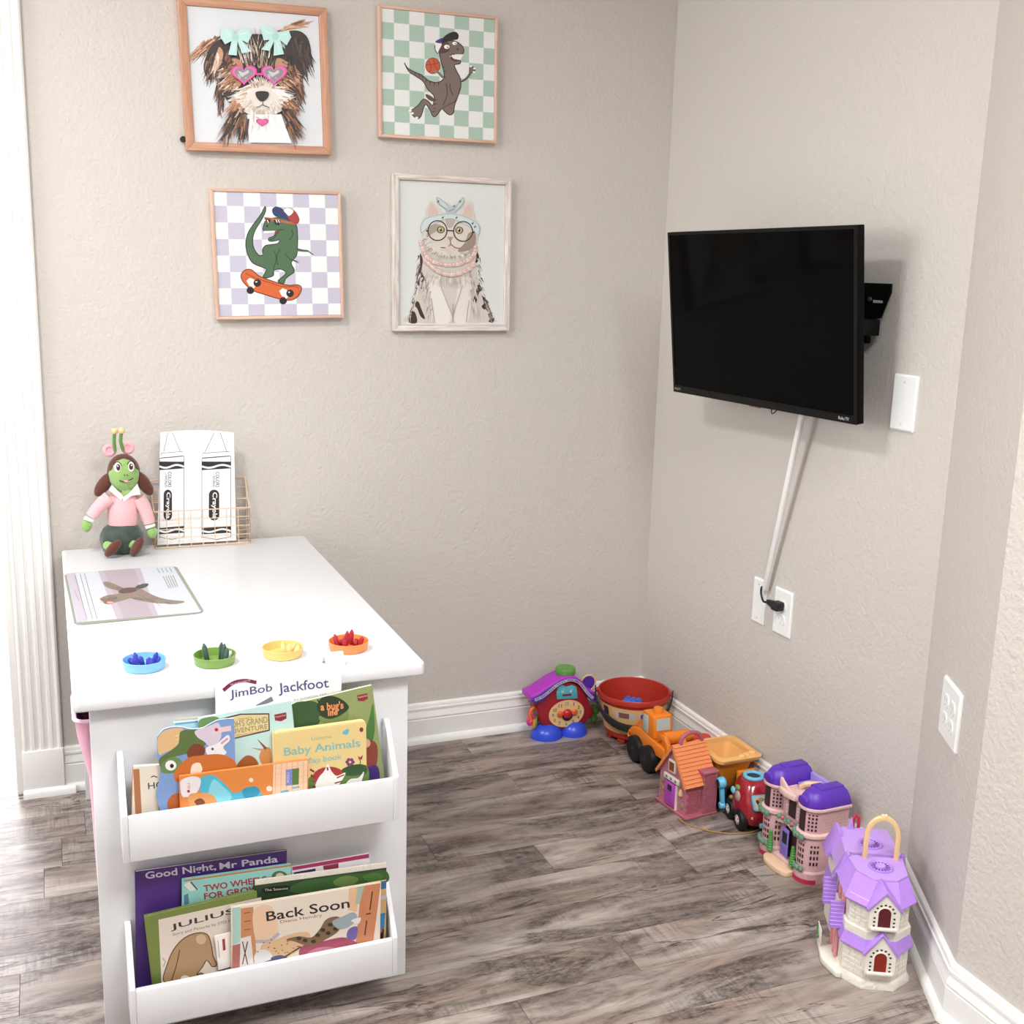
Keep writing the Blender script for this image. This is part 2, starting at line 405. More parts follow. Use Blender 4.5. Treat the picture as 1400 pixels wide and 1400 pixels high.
# fluted door casing on its plinth block, and the jamb behind it
prof = [(-1.886, 0), (-1.886, -0.018), (-1.881, -0.0225)]
for k in range(4):
    xc = -1.870+k*0.0225
    prof += [(xc-.0075, -0.0225), (xc-.005, -0.0175), (xc, -0.0155), (xc+.005, -0.0175), (xc+.0075, -0.0225)]
prof += [(-1.791, -0.0225), (-1.786, -0.018), (-1.786, 0)]
trim = struct(MB().prism(prof, 0.128, 2.45, 'xy').build('trim_1', TRIM, angle=25))
MB().box(-1.888, -1.785, -0.026, 0, 0, 0.130).build('plinth_block', TRIM, trim, bevel=0.002)
r0 = [(-1.888, -0.026-t, z) for t, z in ((0, 0), (.012, 0), (.0115, .010), (.008, .017), (.002, .022), (0, .022))]
MB().loft([[(-1.890, p[1], p[2]) for p in r0], [(-1.758, p[1], p[2]) for p in r0]]).build('shoe_moulding', TRIM, trim)
struct(MB().box(-1.905, -1.886, -0.004, 0.124, 0, 2.35).build('trim_2', TRIM, bevel=0.003))
struct(MB().box(-2.97, -2.95, -0.004, 0.124, 0, 2.35).build('trim_3', TRIM, bevel=0.003))
# ceiling fixtures; the long one is added to go with the fill light
for (x, y, sx, sy, lb) in ((-2.25, -1.5, 0.6, 0.6, 'square white ceiling light above the play table'), (-0.85, -2.75, 1.2, 0.66, 'long white ceiling light added near the viewer as fill')):
    t = thing('ceiling_light', lb, 'ceiling light', (x, y, 2.6))
    b = MB(); b.box(-sx/2, sx/2, -sy/2, -sy/2+.03, -.05, -.001); b.box(-sx/2, sx/2, sy/2-.03, sy/2, -.05, -.001); b.box(-sx/2, -sx/2+.03, -sy/2+.03, sy/2-.03, -.05, -.001); b.box(sx/2-.03, sx/2, -sy/2+.03, sy/2-.03, -.05, -.001)
    b.build('frame', TRIM, t, smooth=False)
    m = MATS.get('lamp_diffuser')
    if not m:
        m = bpy.data.materials.new('lamp_diffuser'); m.use_nodes = True; bs = m.node_tree.nodes['Principled BSDF']; bs.inputs['Emission Color'].default_value = (1, .97, .93, 1); bs.inputs['Emission Strength'].default_value = 6; MATS['lamp_diffuser'] = m
    MB().box(-sx/2+.03, sx/2-.03, -sy/2+.03, sy/2-.03, -.03, -.02).build('diffuser', m, t, smooth=False)

# ------------------------------------------------------------------ the play table with its two book bins
WHITE = mat('white_lacquer', '#e6e6e8', 0.32, noise=0.008)
TX0, TX1, TYF, TYB, TZ = -1.761, -1.128, -1.147, -0.030, 0.679
PX0, PX1, PYF = -1.735, -1.1545, -1.120
table = thing('play_table', "white wooden children's table with two book bins on its end panel", 'table', ((TX0+TX1)/2, (TYF+TYB)/2, 0))
T = dict(parent=table, world=True)
def rrect(x0, x1, y0, y1, r, n=5):
    out = []
    for cx, cy, a in ((x1-r, y1-r, 0), (x0+r, y1-r, 90), (x0+r, y0+r, 180), (x1-r, y0+r, 270)):
        for k in range(n+1):
            t = math.radians(a+90*k/n); out.append((cx+r*math.cos(t), cy+r*math.sin(t)))
    return out
MB().prism(rrect(TX0, TX1, TYF, TYB, 0.012), TZ-0.024, TZ, 'xy').build('table_top', WHITE, bevel=0.003, **T)
panel = MB().box(PX0, PX1, PYF, PYF+0.020, 0, TZ-0.0242).build('end_panel', WHITE, bevel=0.0015, **T)
MB().box(PX0, PX1, -0.085, -0.065, 0, TZ-0.0242).build('end_panel', WHITE, bevel=0.0015, **T)
MB().box(PX0+0.20, PX0+0.22, PYF+0.0202, -0.0852, 0.05, TZ-0.0242).build('divider', WHITE, bevel=0.001, **T)
MB().box(PX0+0.22, PX1-0.004, PYF+0.0202, -0.0852, 0.05, 0.068).build('shelf', WHITE, bevel=0.001, **T)
BX0, BX1, BYF = -1.693, -1.196, -1.200
def book_bin(z0, zf, zs):
    p = MB().box(BX0+0.0102, BX1-0.0102, BYF, BYF+0.012, z0, zf).build('bin_front', WHITE, bevel=0.001, **T)
    MB().box(BX0+0.0102, BX1-0.0102, BYF+0.0122, PYF-0.0002, z0+0.004, z0+0.014).build('bin_floor', WHITE, bevel=0.001, **T)
    for x0, x1 in ((BX0, BX0+0.010), (BX1-0.010, BX1)):
        b = MB(); b.prism([(BYF-0.001, z0), (PYF-0.0002, z0), (PYF-0.0002, zs), (PYF-0.016, zs), (BYF-0.001, zf+0.004)], x0, x1, 'yz')
        b.build('bin_side', WHITE, bevel=0.001, **T)
book_bin(0.390, 0.474, 0.567)
book_bin(0.059, 0.137, 0.232)

# pink fabric storage bag hung under the table's open side
bag = thing('fabric_storage_bag', 'pink fabric storage bag hanging under the left side of the white table', 'storage bag', (-1.70, -1.02, 0.25))
PINK = mat('pink_fabric', '#eeb2cb', 0.85, noise=0.06, bump=0.4, bscale=400, sheen=0.3)
def ring(x0, x1, y0, y1, z, r=0.02): return [(a, c, z) for a, c in rrect(x0, x1, y0, y1, r)]
MB().loft([ring(-1.7335, -1.58, -1.090, -0.98, 0.25), ring(-1.7355, -1.57, -1.090, -0.97, 0.33), ring(-1.739, -1.56, -1.092, -0.96, 0.50), ring(-1.756, -1.56, -1.094, -0.95, 0.585), ring(-1.759, -1.56, -1.095, -0.94, 0.618)], cap1=False).build('outer_fabric', PINK, bag, world=True)
MB().loft([ring(-1.734, -1.584, -1.086, -0.984, 0.26), ring(-1.736, -1.566, -1.088, -0.964, 0.50), ring(-1.754, -1.566, -1.089, -0.946, 0.617)], cap1=False).build('lining', mat('plum_lining', '#6b2f4e', 0.8, bump=0.3, bscale=300), bag, world=True)
b = MB(); q = ring(-1.759, -1.56, -1.095, -0.94, 0.618); b.tube(q, 0.0042, 8, True); b.build('rim_binding', mat('pale_pink_binding', '#f4cbdc', 0.8, bump=0.3, bscale=400), bag, world=True)

# ------------------------------------------------------------------ pictures on the back wall
def wood_mat(name, c0, c1, axis=2, rough=0.5):
    m = bpy.data.materials.new(name); m.use_nodes = True; nt = m.node_tree; b = nt.nodes['Principled BSDF']
    tc = nt.nodes.new('ShaderNodeTexCoord'); mp = nt.nodes.new('ShaderNodeMapping'); s = [90, 90, 90]; s[axis] = 6; mp.inputs['Scale'].default_value = s
    n = nt.nodes.new('ShaderNodeTexNoise'); n.inputs['Scale'].default_value = 2; n.inputs['Detail'].default_value = 4
    r = nt.nodes.new('ShaderNodeValToRGB'); r.color_ramp.elements[0].position = .3; r.color_ramp.elements[1].position = .68
    r.color_ramp.elements[0].color = C(c0); r.color_ramp.elements[1].color = C(c1)
    nt.links.new(tc.outputs['Object'], mp.inputs['Vector']); nt.links.new(mp.outputs[0], n.inputs['Vector']); nt.links.new(n.outputs['Fac'], r.inputs['Fac']); nt.links.new(r.outputs['Color'], b.inputs['Base Color'])
    b.inputs['Roughness'].default_value = rough
    return m
YF = -0.026     # front of the frames
def picture(name, label, outer, bar, woods, depth=0.026, inset=0.006, rebate=None):
    """outer: photo pixels of the four frame corners TL TR BR BL; returns the thing and its print plane"""
    q = [AT(px, py, 1, -depth) for px, py in outer]
    c = sum(q, Vector())/4; wd = ((q[1]-q[0]).length+(q[2]-q[3]).length)/2; ht = ((q[0]-q[3]).length+(q[1]-q[2]).length)/2
    dx = (q[1]-q[0])+(q[2]-q[3]); rot = math.atan2(dx.z, dx.x)
    t = thing(name, label, 'picture', (c.x, -0.0005, c.z)); R = Matrix.Rotation(-rot, 4, 'Y')
    M = TM[t.name] @ R
    t.rotation_euler = (0, -rot, 0); TM[t.name] = M
    W, Hh = wd/2, ht/2; d0, d1 = -depth, 0.0
    for k, (x0, x1, z0, z1) in enumerate(((-W, -W+bar, -Hh, Hh), (W-bar, W, -Hh, Hh), (-W, W, Hh-bar, Hh), (-W, W, -Hh, -Hh+bar))):
        if k < 2: poly = [(x0, z0+(bar if (k == 1) else 0)), (x1, z0+(bar if k == 0 else 0)), (x1, z1-(bar if k == 0 else 0)), (x0, z1-(bar if k == 1 else 0))]
        else: poly = [(x0+(bar if k == 3 else 0)*0, z0), (x1, z0), (x1, z1), (x0, z1)]; 
        if k == 2: poly = [(x0+bar, z0), (x1-bar, z0), (x1, z1), (x0, z1)]
        if k == 3: poly = [(x0, z0), (x1, z0), (x1-bar, z1), (x0+bar, z1)]
        MB().prism(poly, d0, d1, 'xz').build('frame_bar', woods[0 if k < 2 else 1], t, bevel=0.0012)
    MB().box(-W+bar*.5, W-bar*.5, -0.008, -0.001, -Hh+bar*.5, Hh-bar*.5).build('backing', mat('backing_board', '#efeff0', 0.7), t, smooth=False)
    yp = d0+inset
    o = TM[t.name] @ Vector((0, yp, 0)); n = TM[t.name].to_3x3() @ Vector((0, -1, 0))
    MB().box(-W+bar+.0005, W-bar-.0005, yp+.0002, -0.0085, -Hh+bar+.0005, Hh-bar-.0005).build('mount_board', mat('picture_board', '#eef0f0', 0.6), t, smooth=False)
    def uv(p): return TM[t.name] @ Vector((-W+bar+.0007+(2*W-2*bar-.0014)*p[0], yp, Hh-bar-.0007-(2*Hh-2*bar-.0014)*p[1]))
    return t, o, n, uv
OAK_V = wood_mat('oak_upright', '#b98467', '#cf9d80', 2); OAK_H = wood_mat('oak_rail', '#b98467', '#cf9d80', 0)
PALE_V = wood_mat('pale_wood_upright', '#cfa893', '#ddbba8', 2); PALE_H = wood_mat('pale_wood_rail', '#cfa893', '#ddbba8', 0)
WASH_V = wood_mat('whitewashed_upright', '#c2b0a6', '#ebe4de', 2); WASH_H = wood_mat('whitewashed_rail', '#c2b0a6', '#ebe4de', 0)

# -- puppy portrait
t, o, n, uv = picture('framed_picture', 'oak framed painting of a puppy in pink heart glasses', [(247, -4), (450, 9), (450, 213.5), (251, 203)], 0.0205, (OAK_V, OAK_H))
a = Art(o, n, mapf=uv); a.poly([(0, 0), (1, 0), (1, 1), (0, 1)], '#dde0e3'); a.mapf = None; a.crop = (230, 0, 250/1400)
DK, BR, TAN, CRM, WH = ['#2b211e', '#3a2c27', '#4a372f', '#1f1818'], ['#8a5a40', '#a5714f', '#6d4936'], ['#c99a7a', '#b9825f', '#dcb597'], ['#e8dccf', '#d9c6b4', '#f0e9e2'], ['#f4f2ef', '#e6e1dc', '#fbfaf8']
down = lambda x, y: (0.05, 1)
# ears
a.hair([(390, 300), (320, 330), (250, 370)], lambda x, y: (-.7, .75), 60, 150, 16, BR+TAN, 30)
a.blob([(400, 300), (330, 350), (290, 430), (270, 520), (300, 600), (340, 610), (390, 560), (440, 470), (470, 380), (450, 310)], '#3a2c27')
a.hair([(330, 400), (300, 470), (330, 540), (400, 520)], lambda x, y: (-.25, 1), 50, 120, 14, DK+BR, 20)
a.blob([(390, 360), (420, 400), (415, 470), (370, 540), (350, 560), (352, 480), (370, 410)], '#c99a7a')
a.hair([(385, 390), (360, 500)], lambda x, y: (-.2, 1), 20, 90, 10, TAN+CRM, 14)
a.hair([(850, 250), (920, 200), (1000, 190)], lambda x, y: (.9, -.2), 30, 110, 18, TAN+BR, 16)
a.blob([(900, 250), (990, 235), (1060, 280), (1092, 380), (1085, 470), (1040, 560), (1000, 640), (960, 620), (930, 520), (905, 420), (890, 330)], '#34272300'[:7])
a.hair([(950, 280), (1040, 330), (1060, 430), (980, 520)], lambda x, y: (.2, 1), 60, 150, 16, DK+['#5a4438'], 25)
# head
a.blob([(450, 330), (540, 280), (640, 262), (740, 270), (830, 330), (920, 400), (960, 500), (985, 640), (975, 760), (900, 850), (800, 880), (620, 880), (500, 820), (430, 740), (400, 620), (410, 480)], '#3a2c27')
a.hair([(400, 560), (390, 680), (420, 780)], lambda x, y: (-.15, 1), 40, 120, 16, DK+BR, 20)
a.hair([(990, 560), (1000, 680), (960, 780)], lambda x, y: (.3, 1), 40, 120, 16, DK+BR, 20)
a.hair([(560, 470), (640, 460), (720, 460), (790, 470)], lambda x, y: ((x-690)/400, -1), 55, 190, 13, CRM+['#7d6757', '#2b211e', '#2b211e'], 22)
a.blob([(450, 460), (520, 450), (570, 500), (560, 640), (500, 680), (440, 620), (425, 530)], '#c08a66'); a.blob([(830, 450), (900, 470), (950, 540), (960, 620), (900, 680), (840, 640), (815, 540)], '#c39371')
a.hair([(430, 520), (450, 620), (520, 660)], lambda x, y: (-.7, .5), 40, 80, 12, TAN+BR+CRM, 20); a.hair([(960, 540), (940, 620), (880, 660)], lambda x, y: (.7, .5), 40, 80, 12, TAN+BR, 20)
a.hair([(470, 470), (500, 560), (480, 650)], lambda x, y: (-.75, .55), 90, 70, 11, TAN+BR+['#e0bfa3', '#5b4034'], 42)
a.hair([(880, 480), (920, 560), (900, 650)], lambda x, y: (.75, .55), 90, 70, 11, TAN+BR+['#e0bfa3', '#5b4034'], 40)
a.hair([(600, 520), (690, 500), (780, 520)], lambda x, y: ((x-690)/300, -1), 60, 90, 9, ['#2b211e', '#4a372f', '#7d6757', '#c9b09a'], 26)
a.hair([(470, 380), (450, 460)], lambda x, y: (-.2, 1), 30, 90, 12, DK+BR, 22); a.hair([(930, 440), (960, 560)], lambda x, y: (.2, 1), 30, 90, 12, DK+BR, 22)
a.blob([(520, 760), (560, 680), (640, 640), (715, 620), (800, 650), (880, 700), (910, 770), (880, 840), (800, 880), (715, 895), (620, 880), (550, 830)], '#e9e0d6')
a.hair([(620, 680), (560, 740), (560, 820)], lambda x, y: (-1, .25), 60, 110, 12, WH+CRM+['#c9a184'], 22)
a.hair([(800, 680), (870, 740), (860, 820)], lambda x, y: (1, .2), 60, 110, 12, WH+CRM+['#c9a184'], 22)
a.hair([(620, 830), (720, 850), (820, 830)], lambda x, y: (0, 1), 50, 70, 10, WH+CRM, 16)
a.hair([(500, 790), (560, 830)], lambda x, y: (-.6, .8), 30, 130, 14, BR+TAN, 20); a.hair([(870, 810), (930, 780)], lambda x, y: (.6, .7), 30, 120, 14, BR+TAN, 20)
a.hair([(640, 660), (715, 640), (800, 665)], lambda x, y: ((x-715)/160, -.5), 50, 70, 10, ['#efe8e0', '#d8c7b6', '#c3a78f', '#a68a74'], 20)
a.hair([(600, 760), (640, 820), (720, 850), (800, 820), (850, 760)], lambda x, y: ((x-715)/120, .8), 70, 60, 9, ['#f4f0ea', '#e2d6ca', '#cdb9a6'], 24)
a.blob([(664, 712), (710, 700), (762, 710), (758, 750), (718, 780), (680, 760)], '#26201f'); a.line([(718, 780), (716, 805), (670, 828)], 6, '#6b5a52', smooth=True); a.line([(716, 805), (770, 826)], 6, '#6b5a52')
# chest
a.poly([(600, 880), (860, 880), (940, 1098), (615, 1092)], '#eeedec')
a.hair([(640, 890), (720, 900), (820, 890)], down, 45, 130, 10, WH+['#d9d2cb', '#c9bfb6'], 14)
a.hair([(570, 850), (500, 880), (470, 960)], lambda x, y: (-.45, 1), 90, 170, 18, DK+BR+['#c9a184'], 30)
a.hair([(590, 900), (560, 1000)], lambda x, y: (-.1, 1), 35, 110, 16, DK+BR, 20)
a.hair([(860, 850), (920, 860), (920, 960)], lambda x, y: (.55, 1), 80, 170, 18, DK+BR, 26)
# bows
MINT, MINT2 = '#bfe6e0', '#a9d8d2'
for pts in ([(400, 225), (470, 225), (510, 270), (545, 235), (600, 220), (635, 270), (605, 335), (560, 315), (630, 400), (560, 415), (525, 320), (520, 430), (455, 425), (480, 320), (430, 345), (395, 290)],
            [(700, 215), (770, 205), (820, 255), (850, 250), (915, 235), (935, 290), (900, 355), (850, 310), (880, 420), (800, 432), (805, 320), (770, 395), (705, 385), (770, 310), (725, 315)]):
    a.poly(pts, MINT)
a.ell((508, 290), 26, 30, MINT2); a.ell((815, 285), 26, 30, MINT2)
for x0, y0, x1, y1 in ((430, 250, 480, 280), (545, 270, 600, 255), (735, 240, 780, 265), (850, 275, 905, 265), (500, 340, 490, 410), (560, 340, 590, 395), (830, 330, 845, 410), (775, 340, 740, 380)): a.line([(x0, y0), (x1, y1)], 7, '#d9f2ee')
def heart(cx, cy, s, col, sy=1.0):
    pts = []
    for k in range(26):
        th = 2*PI*k/26; pts.append((cx+s*16*math.sin(th)**3/16, cy-sy*s*(13*math.cos(th)-5*math.cos(2*th)-2*math.cos(3*th)-math.cos(4*th))/16))
    a.poly(pts, col)
for cx in (575, 805):
    heart(cx, 570, 100, '#d94f9b', .85); heart(cx, 570, 86, '#f06ab4', .85); heart(cx, 572, 74, '#8d8a8b', .85)
    a.blob([(cx-44, 548), (cx-5, 560), (cx+30, 540), (cx+36, 562), (cx+5, 580), (cx-18, 592)], '#c9c9ca'); a.ell((cx+14, 602), 9, 8, '#a9a7a8'); a.blob([(cx-50, 570), (cx-30, 580), (cx-26, 606), (cx-44, 596)], '#b4b2b3')
a.line([(665, 572), (715, 572)], 16, '#d94f9b')
heart(714, 938, 48, '#c43d83', .72); heart(714, 938, 36, '#e2609f', .72)
a.build('painted_print', t)
MB().cyl((-0.192, -0.012, -0.155), 0.0075, 0.010, 12, 'y').build('wall_bumper', mat('black_rubber', '#141313', 0.6), t)

# -- checkered prints
def checker(a, cols, nx, ny, x0, y0):
    for i in range(nx+2):
        for j in range(ny+2):
            u0, u1 = max(0, x0+(i-1)/8.0*1.06), min(1, x0+i/8.0*1.06); v0, v1 = max(0, y0+(j-1)/8.0*1.06), min(1, y0+j/8.0*1.06)
            if u1 > u0 and v1 > v0 and (i+j) % 2: a.poly([(u0, v0), (u1, v0), (u1, v1), (u0, v1)], cols); a.k -= 1
    a.k += 1
t, o, n, uv = picture('framed_picture', 'pale framed print of a dinosaur with a basketball on green checks', [(520, 5), (682, 23.5), (678.5, 195.5), (517, 187.5)], 0.008, (PALE_V, PALE_H), 0.026, 0.004)
a = Art(o, n, mapf=uv); a.poly([(0, 0), (1, 0), (1, 1), (0, 1)], '#e6e6e2'); a.k += 1; checker(a, '#a9c0b0', 8, 8, 0.105, 0.105); a.mapf = None; a.crop = (500, 0, 200/1400)
K = '#2a2020'; B1 = '#76655c'
a.oblob([(370, 600), (400, 650), (470, 690), (540, 720), (600, 770), (680, 790), (740, 760), (750, 700), (730, 620), (710, 540), (700, 470), (720, 430), (790, 390), (870, 400), (930, 450), (935, 510), (880, 525), (820, 520), (850, 560), (905, 580), (900, 610), (850, 622), (870, 680), (905, 750), (910, 830), (880, 930), (850, 1010), (840, 1080), (800, 1100), (750, 1060), (730, 1040), (690, 1090), (660, 1118), (635, 1100), (620, 1060), (570, 1000), (530, 1110), (490, 1135), (430, 1070), (500, 1010), (550, 950), (600, 970), (640, 1010), (655, 930), (640, 900), (590, 850), (550, 780), (480, 730), (410, 680)], B1, K, 9, 3)
for (x0, y0), (x1, y1) in (((470, 690), (480, 725)), ((510, 705), (518, 745)), ((545, 725), (548, 765)), ((580, 755), (578, 795)), ((620, 780), (612, 820)), ((660, 790), (650, 835)), ((700, 780), (690, 830)), ((745, 730), (770, 745)), ((745, 680), (772, 690)), ((735, 640), (760, 650)), ((655, 960), (690, 955)), ((655, 1000), (685, 990)), ((650, 1040), (680, 1030)), ((640, 1070), (670, 1062))): a.line([(x0, y0), (x1, y1)], 12, K, True)
a.line([(770, 800), (780, 900), (740, 1010)], 7, K, smooth=True); a.line([(805, 800), (815, 870), (835, 905)], 7, K, smooth=True); a.line([(905, 830), (870, 950), (800, 1000), (740, 1030)], 9, '#59342c', smooth=True)
a.oblob([(915, 780), (960, 745), (990, 700), (995, 650), (1020, 640), (1045, 655), (1040, 690), (1010, 700), (985, 740), (940, 775)], B1, K, 7, 3)
for x, y in ((1005, 635), (1040, 655), (1035, 690)): a.ell((x, y), 12, 9, '#efefec')
for x, y in ((425, 1060), (445, 1085), (488, 1128)): a.ell((x, y), 15, 11, '#efefec')
a.blob([(580, 900), (640, 930), (650, 970), (610, 960), (575, 925)], '#5c453c')
a.ell((642, 630), 72, 78, K); a.ell((642, 630), 67, 73, '#c4532c')
a.line([(600, 580), (625, 640), (610, 690)], 6, '#7a2f16', smooth=True); a.line([(650, 558), (660, 630), (690, 670)], 6, '#7a2f16', smooth=True); a.line([(575, 620), (640, 615), (705, 600)], 6, '#7a2f16', smooth=True)
a.line([(740, 745), (700, 700), (670, 680)], 22, B1, smooth=True); a.ell((668, 682), 16, 16, '#8b786d')
a.blob([(690, 480), (720, 430), (780, 400), (800, 440), (795, 490), (740, 510), (700, 510)], '#5b3730'); a.poly([(800, 540), (850, 565), (905, 575), (935, 520), (860, 520)], '#f0edea'); a.blob([(815, 535), (850, 570), (895, 582), (860, 590), (820, 570)], '#6a241f')
a.ell((775, 448), 26, 20, '#fbfbfa'); a.ell((783, 452), 7, 7, K); a.ell((850, 415), 22, 16, '#fbfbfa'); a.ell((858, 418), 6, 6, K); a.ell((880, 470), 9, 9, K)
a.blob([(660, 420), (690, 380), (740, 365), (730, 420), (700, 480), (685, 510), (660, 460)], '#efefee'); a.blob([(665, 400), (700, 375), (740, 365), (725, 410), (690, 412)], '#3b2f7d')
a.blob([(730, 400), (750, 350), (810, 312), (860, 305), (888, 335), (880, 375), (830, 385), (770, 400), (725, 425)], '#1c1517')
a.line([(662, 430), (665, 480), (690, 515)], 8, '#1d1c3f', smooth=True)
a.build('painted_print', t)

t, o, n, uv = picture('framed_picture', 'pale framed print of a skateboarding dinosaur on lilac checks', [(289, 257), (467, 262), (469.5, 434.5), (294.5, 437)], 0.008, (PALE_V, PALE_H), 0.026, 0.004)
a = Art(o, n, mapf=uv); a.poly([(0, 0), (1, 0), (1, 1), (0, 1)], '#e9eeec'); a.k += 1; checker(a, '#c4bfd0', 8, 8, 0.10, 0.11); a.mapf = None; a.crop = (270, 240, 220/1400)
G, K = '#4a6b4a', '#20301f'
a.oblob([(588, 268), (592, 310), (560, 380), (500, 480), (480, 560), (490, 630), (530, 690), (570, 690), (565, 650), (590, 610), (650, 600), (700, 590), (715, 560), (665, 570), (625, 570), (620, 545), (665, 525), (670, 490), (575, 485), (580, 420), (600, 390), (660, 370), (740, 370), (850, 420), (870, 500), (870, 630), (860, 700), (815, 760), (845, 830), (800, 870), (765, 900), (750, 940), (710, 930), (705, 910), (770, 850), (725, 815), (665, 825), (660, 870), (600, 890), (570, 880), (600, 820), (570, 800), (480, 760), (435, 680), (420, 590), (440, 500), (490, 420), (550, 340)], G, K, 8, 3)
a.line([(665, 655), (685, 720), (660, 820)], 6, K, smooth=True); a.line([(720, 640), (690, 700), (700, 780)], 6, K, smooth=True); a.line([(815, 470), (830, 510), (800, 560)], 6, K, smooth=True); a.line([(490, 640), (440, 600)], 4, '#3c5a3c')
a.line([(755, 470), (700, 480), (670, 540), (630, 560)], 7, K, smooth=True)
a.poly([(575, 483), (680, 480), (650, 530), (590, 515)], '#c5b6c6'); a.poly([(575, 483), (675, 480), (668, 495), (580, 502)], '#f4f2ef'); a.ell((690, 495), 22, 12, '#7d2a24', rot=-.5)
a.line([(868, 645), (920, 655), (965, 660), (1005, 690)], 26, G, True); a.line([(868, 640), (960, 652), (1010, 690)], 6, K); a.line([(770, 690), (830, 735), (880, 750)], 26, G, True); a.line([(760, 680), (810, 730), (880, 760)], 6, K)
for x, y in ((975, 690), (1000, 695), (855, 770), (880, 770)): a.line([(x, y), (x-8, y+16)], 6, '#e8e6e0')
a.poly([(580, 360), (660, 370), (850, 410), (848, 430), (720, 405), (640, 395), (585, 385)], '#b5613a')
a.poly([(590, 372), (638, 380), (630, 410), (600, 400)], '#2a1a1c'); a.poly([(660, 385), (725, 390), (710, 435), (675, 425)], '#2a1a1c')
for x in (606, 682, 702): a.line([(x, 385), (x+12, 410)], 8, '#f0e9e6')
a.ell((606, 440), 8, 12, K)
a.blob([(648, 300), (680, 270), (740, 290), (790, 350), (800, 390), (730, 370), (670, 350)], '#2b3a66'); a.blob([(745, 300), (790, 280), (850, 310), (885, 370), (880, 410), (850, 425), (800, 385), (770, 330)], '#a33a33'); a.blob([(750, 300), (790, 282), (835, 310), (800, 350), (775, 335)], '#efeeec')
a.oblob([(385, 850), (420, 820), (470, 820), (530, 870), (600, 900), (720, 940), (800, 955), (870, 950), (905, 975), (890, 1030), (850, 1070), (790, 1085), (700, 1070), (600, 1040), (480, 1000), (410, 940), (380, 890)], '#d1622f', '#5b2a16', 8, 3)
a.line([(420, 850), (500, 890), (620, 930), (740, 965), (840, 965), (880, 980)], 6, '#7b3b1d', smooth=True)
for dx, dy in ((0, 0), (285, 90)):
    a.poly([(425+dx, 915+dy), (455+dx, 890+dy), (495+dx, 905+dy), (490+dx, 970+dy), (450+dx, 960+dy)], '#e9e7e4'); a.line([(520+dx, 935+dy), (460+dx, 1000+dy)], 16, '#f4f2f0')
    a.ell((520+dx, 935+dy), 33, 33, '#1b1718'); a.ell((460+dx, 1000+dy), 33, 31, '#1b1718'); a.ell((512+dx, 925+dy), 9, 6, '#e9e9e9')
a.build('painted_print', t)

# -- cat portrait
t, o, n, uv = picture('framed_picture', 'whitewashed frame with a painted cat in round glasses and pearls', [(538, 236), (700, 245), (696, 452), (538, 453)], 0.0165, (WASH_V, WASH_H), 0.024, 0.008)
a = Art(o, n, mapf=uv); a.poly([(0, 0), (1, 0), (1, 1), (0, 1)], '#dadcd8'); a.mapf = None; a.crop = (520, 230, 220/1400)
F0, F1, F2 = '#c5bbb1', '#cfc8bf', '#3b2c27'
a.blob([(360, 720), (340, 850), (320, 980), (330, 1080), (280, 1170), (255, 1260), (250, 1342), (960, 1342), (985, 1300), (940, 1200), (880, 1100), (850, 950), (840, 800), (845, 700), (700, 640), (500, 640)], F1)
a.blob([(420, 960), (520, 980), (560, 1100), (610, 1240), (600, 1340), (470, 1340), (430, 1150)], '#e5e0d9'); a.blob([(690, 980), (780, 960), (790, 1100), (760, 1340), (650, 1340), (650, 1230)], '#e2dcd4')
for p in ([(345, 740), (370, 800), (360, 900), (400, 980), (375, 1000), (385, 1080), (340, 1030), (312, 980), (330, 900), (345, 850)], [(275, 1165), (330, 1160), (355, 1220), (390, 1310), (350, 1290), (320, 1220), (290, 1190)], [(260, 1260), (300, 1250), (320, 1342), (250, 1342)], [(830, 720), (858, 760), (850, 810), (815, 840), (835, 780)], [(850, 1010), (890, 1060), (860, 1080), (830, 1180), (805, 1160), (830, 1080)], [(890, 1110), (945, 1170), (900, 1160)], [(880, 1200), (925, 1170), (910, 1230)], [(940, 1330), (990, 1300), (980, 1342)]): a.blob(p, F2, 3)
a.hair([(345, 740), (330, 900), (300, 1150), (265, 1280)], lambda x, y: (-.35, 1), 50, 60, 9, ['#4a3830', '#6f5a4e', '#9a887b', '#cfc6bd'], 14)
a.hair([(850, 760), (870, 1020), (920, 1180), (960, 1290)], lambda x, y: (.4, 1), 50, 60, 9, ['#4a3830', '#6f5a4e', '#9a887b', '#cfc6bd'], 14)
a.hair([(360, 900), (400, 1050), (420, 1250)], lambda x, y: (-.2, 1), 70, 70, 10, ['#bfb5aa', '#d8d1c8', '#a89c91', '#e2ddd6'], 40)
a.hair([(820, 900), (800, 1050), (840, 1250)], lambda x, y: (.2, 1), 70, 70, 10, ['#bfb5aa', '#d8d1c8', '#a89c91', '#e2ddd6'], 40)
a.hair([(450, 940), (610, 960), (760, 940)], lambda x, y: ((x-610)/500, 1), 60, 80, 9, ['#e6e1da', '#d3ccc3', '#bfb5aa'], 24)
for p in ([(520, 1010), (560, 1120), (625, 1280)], [(715, 1020), (680, 1120), (630, 1280)], [(630, 1180), (630, 1340)], [(440, 1130), (470, 1340)], [(770, 1150), (745, 1340)]): a.line(p, 5, '#a4978c', smooth=True)
a.blob([(405, 430), (412, 340), (436, 285), (480, 330), (530, 385), (520, 440)], '#d8cdc5'); a.blob([(415, 420), (420, 350), (440, 305), (480, 350), (500, 400)], '#d2bab0')
a.blob([(690, 420), (720, 340), (775, 285), (800, 350), (810, 440)], '#d8cdc5'); a.blob([(715, 420), (735, 350), (772, 305), (792, 360), (798, 430)], '#d2bab0')
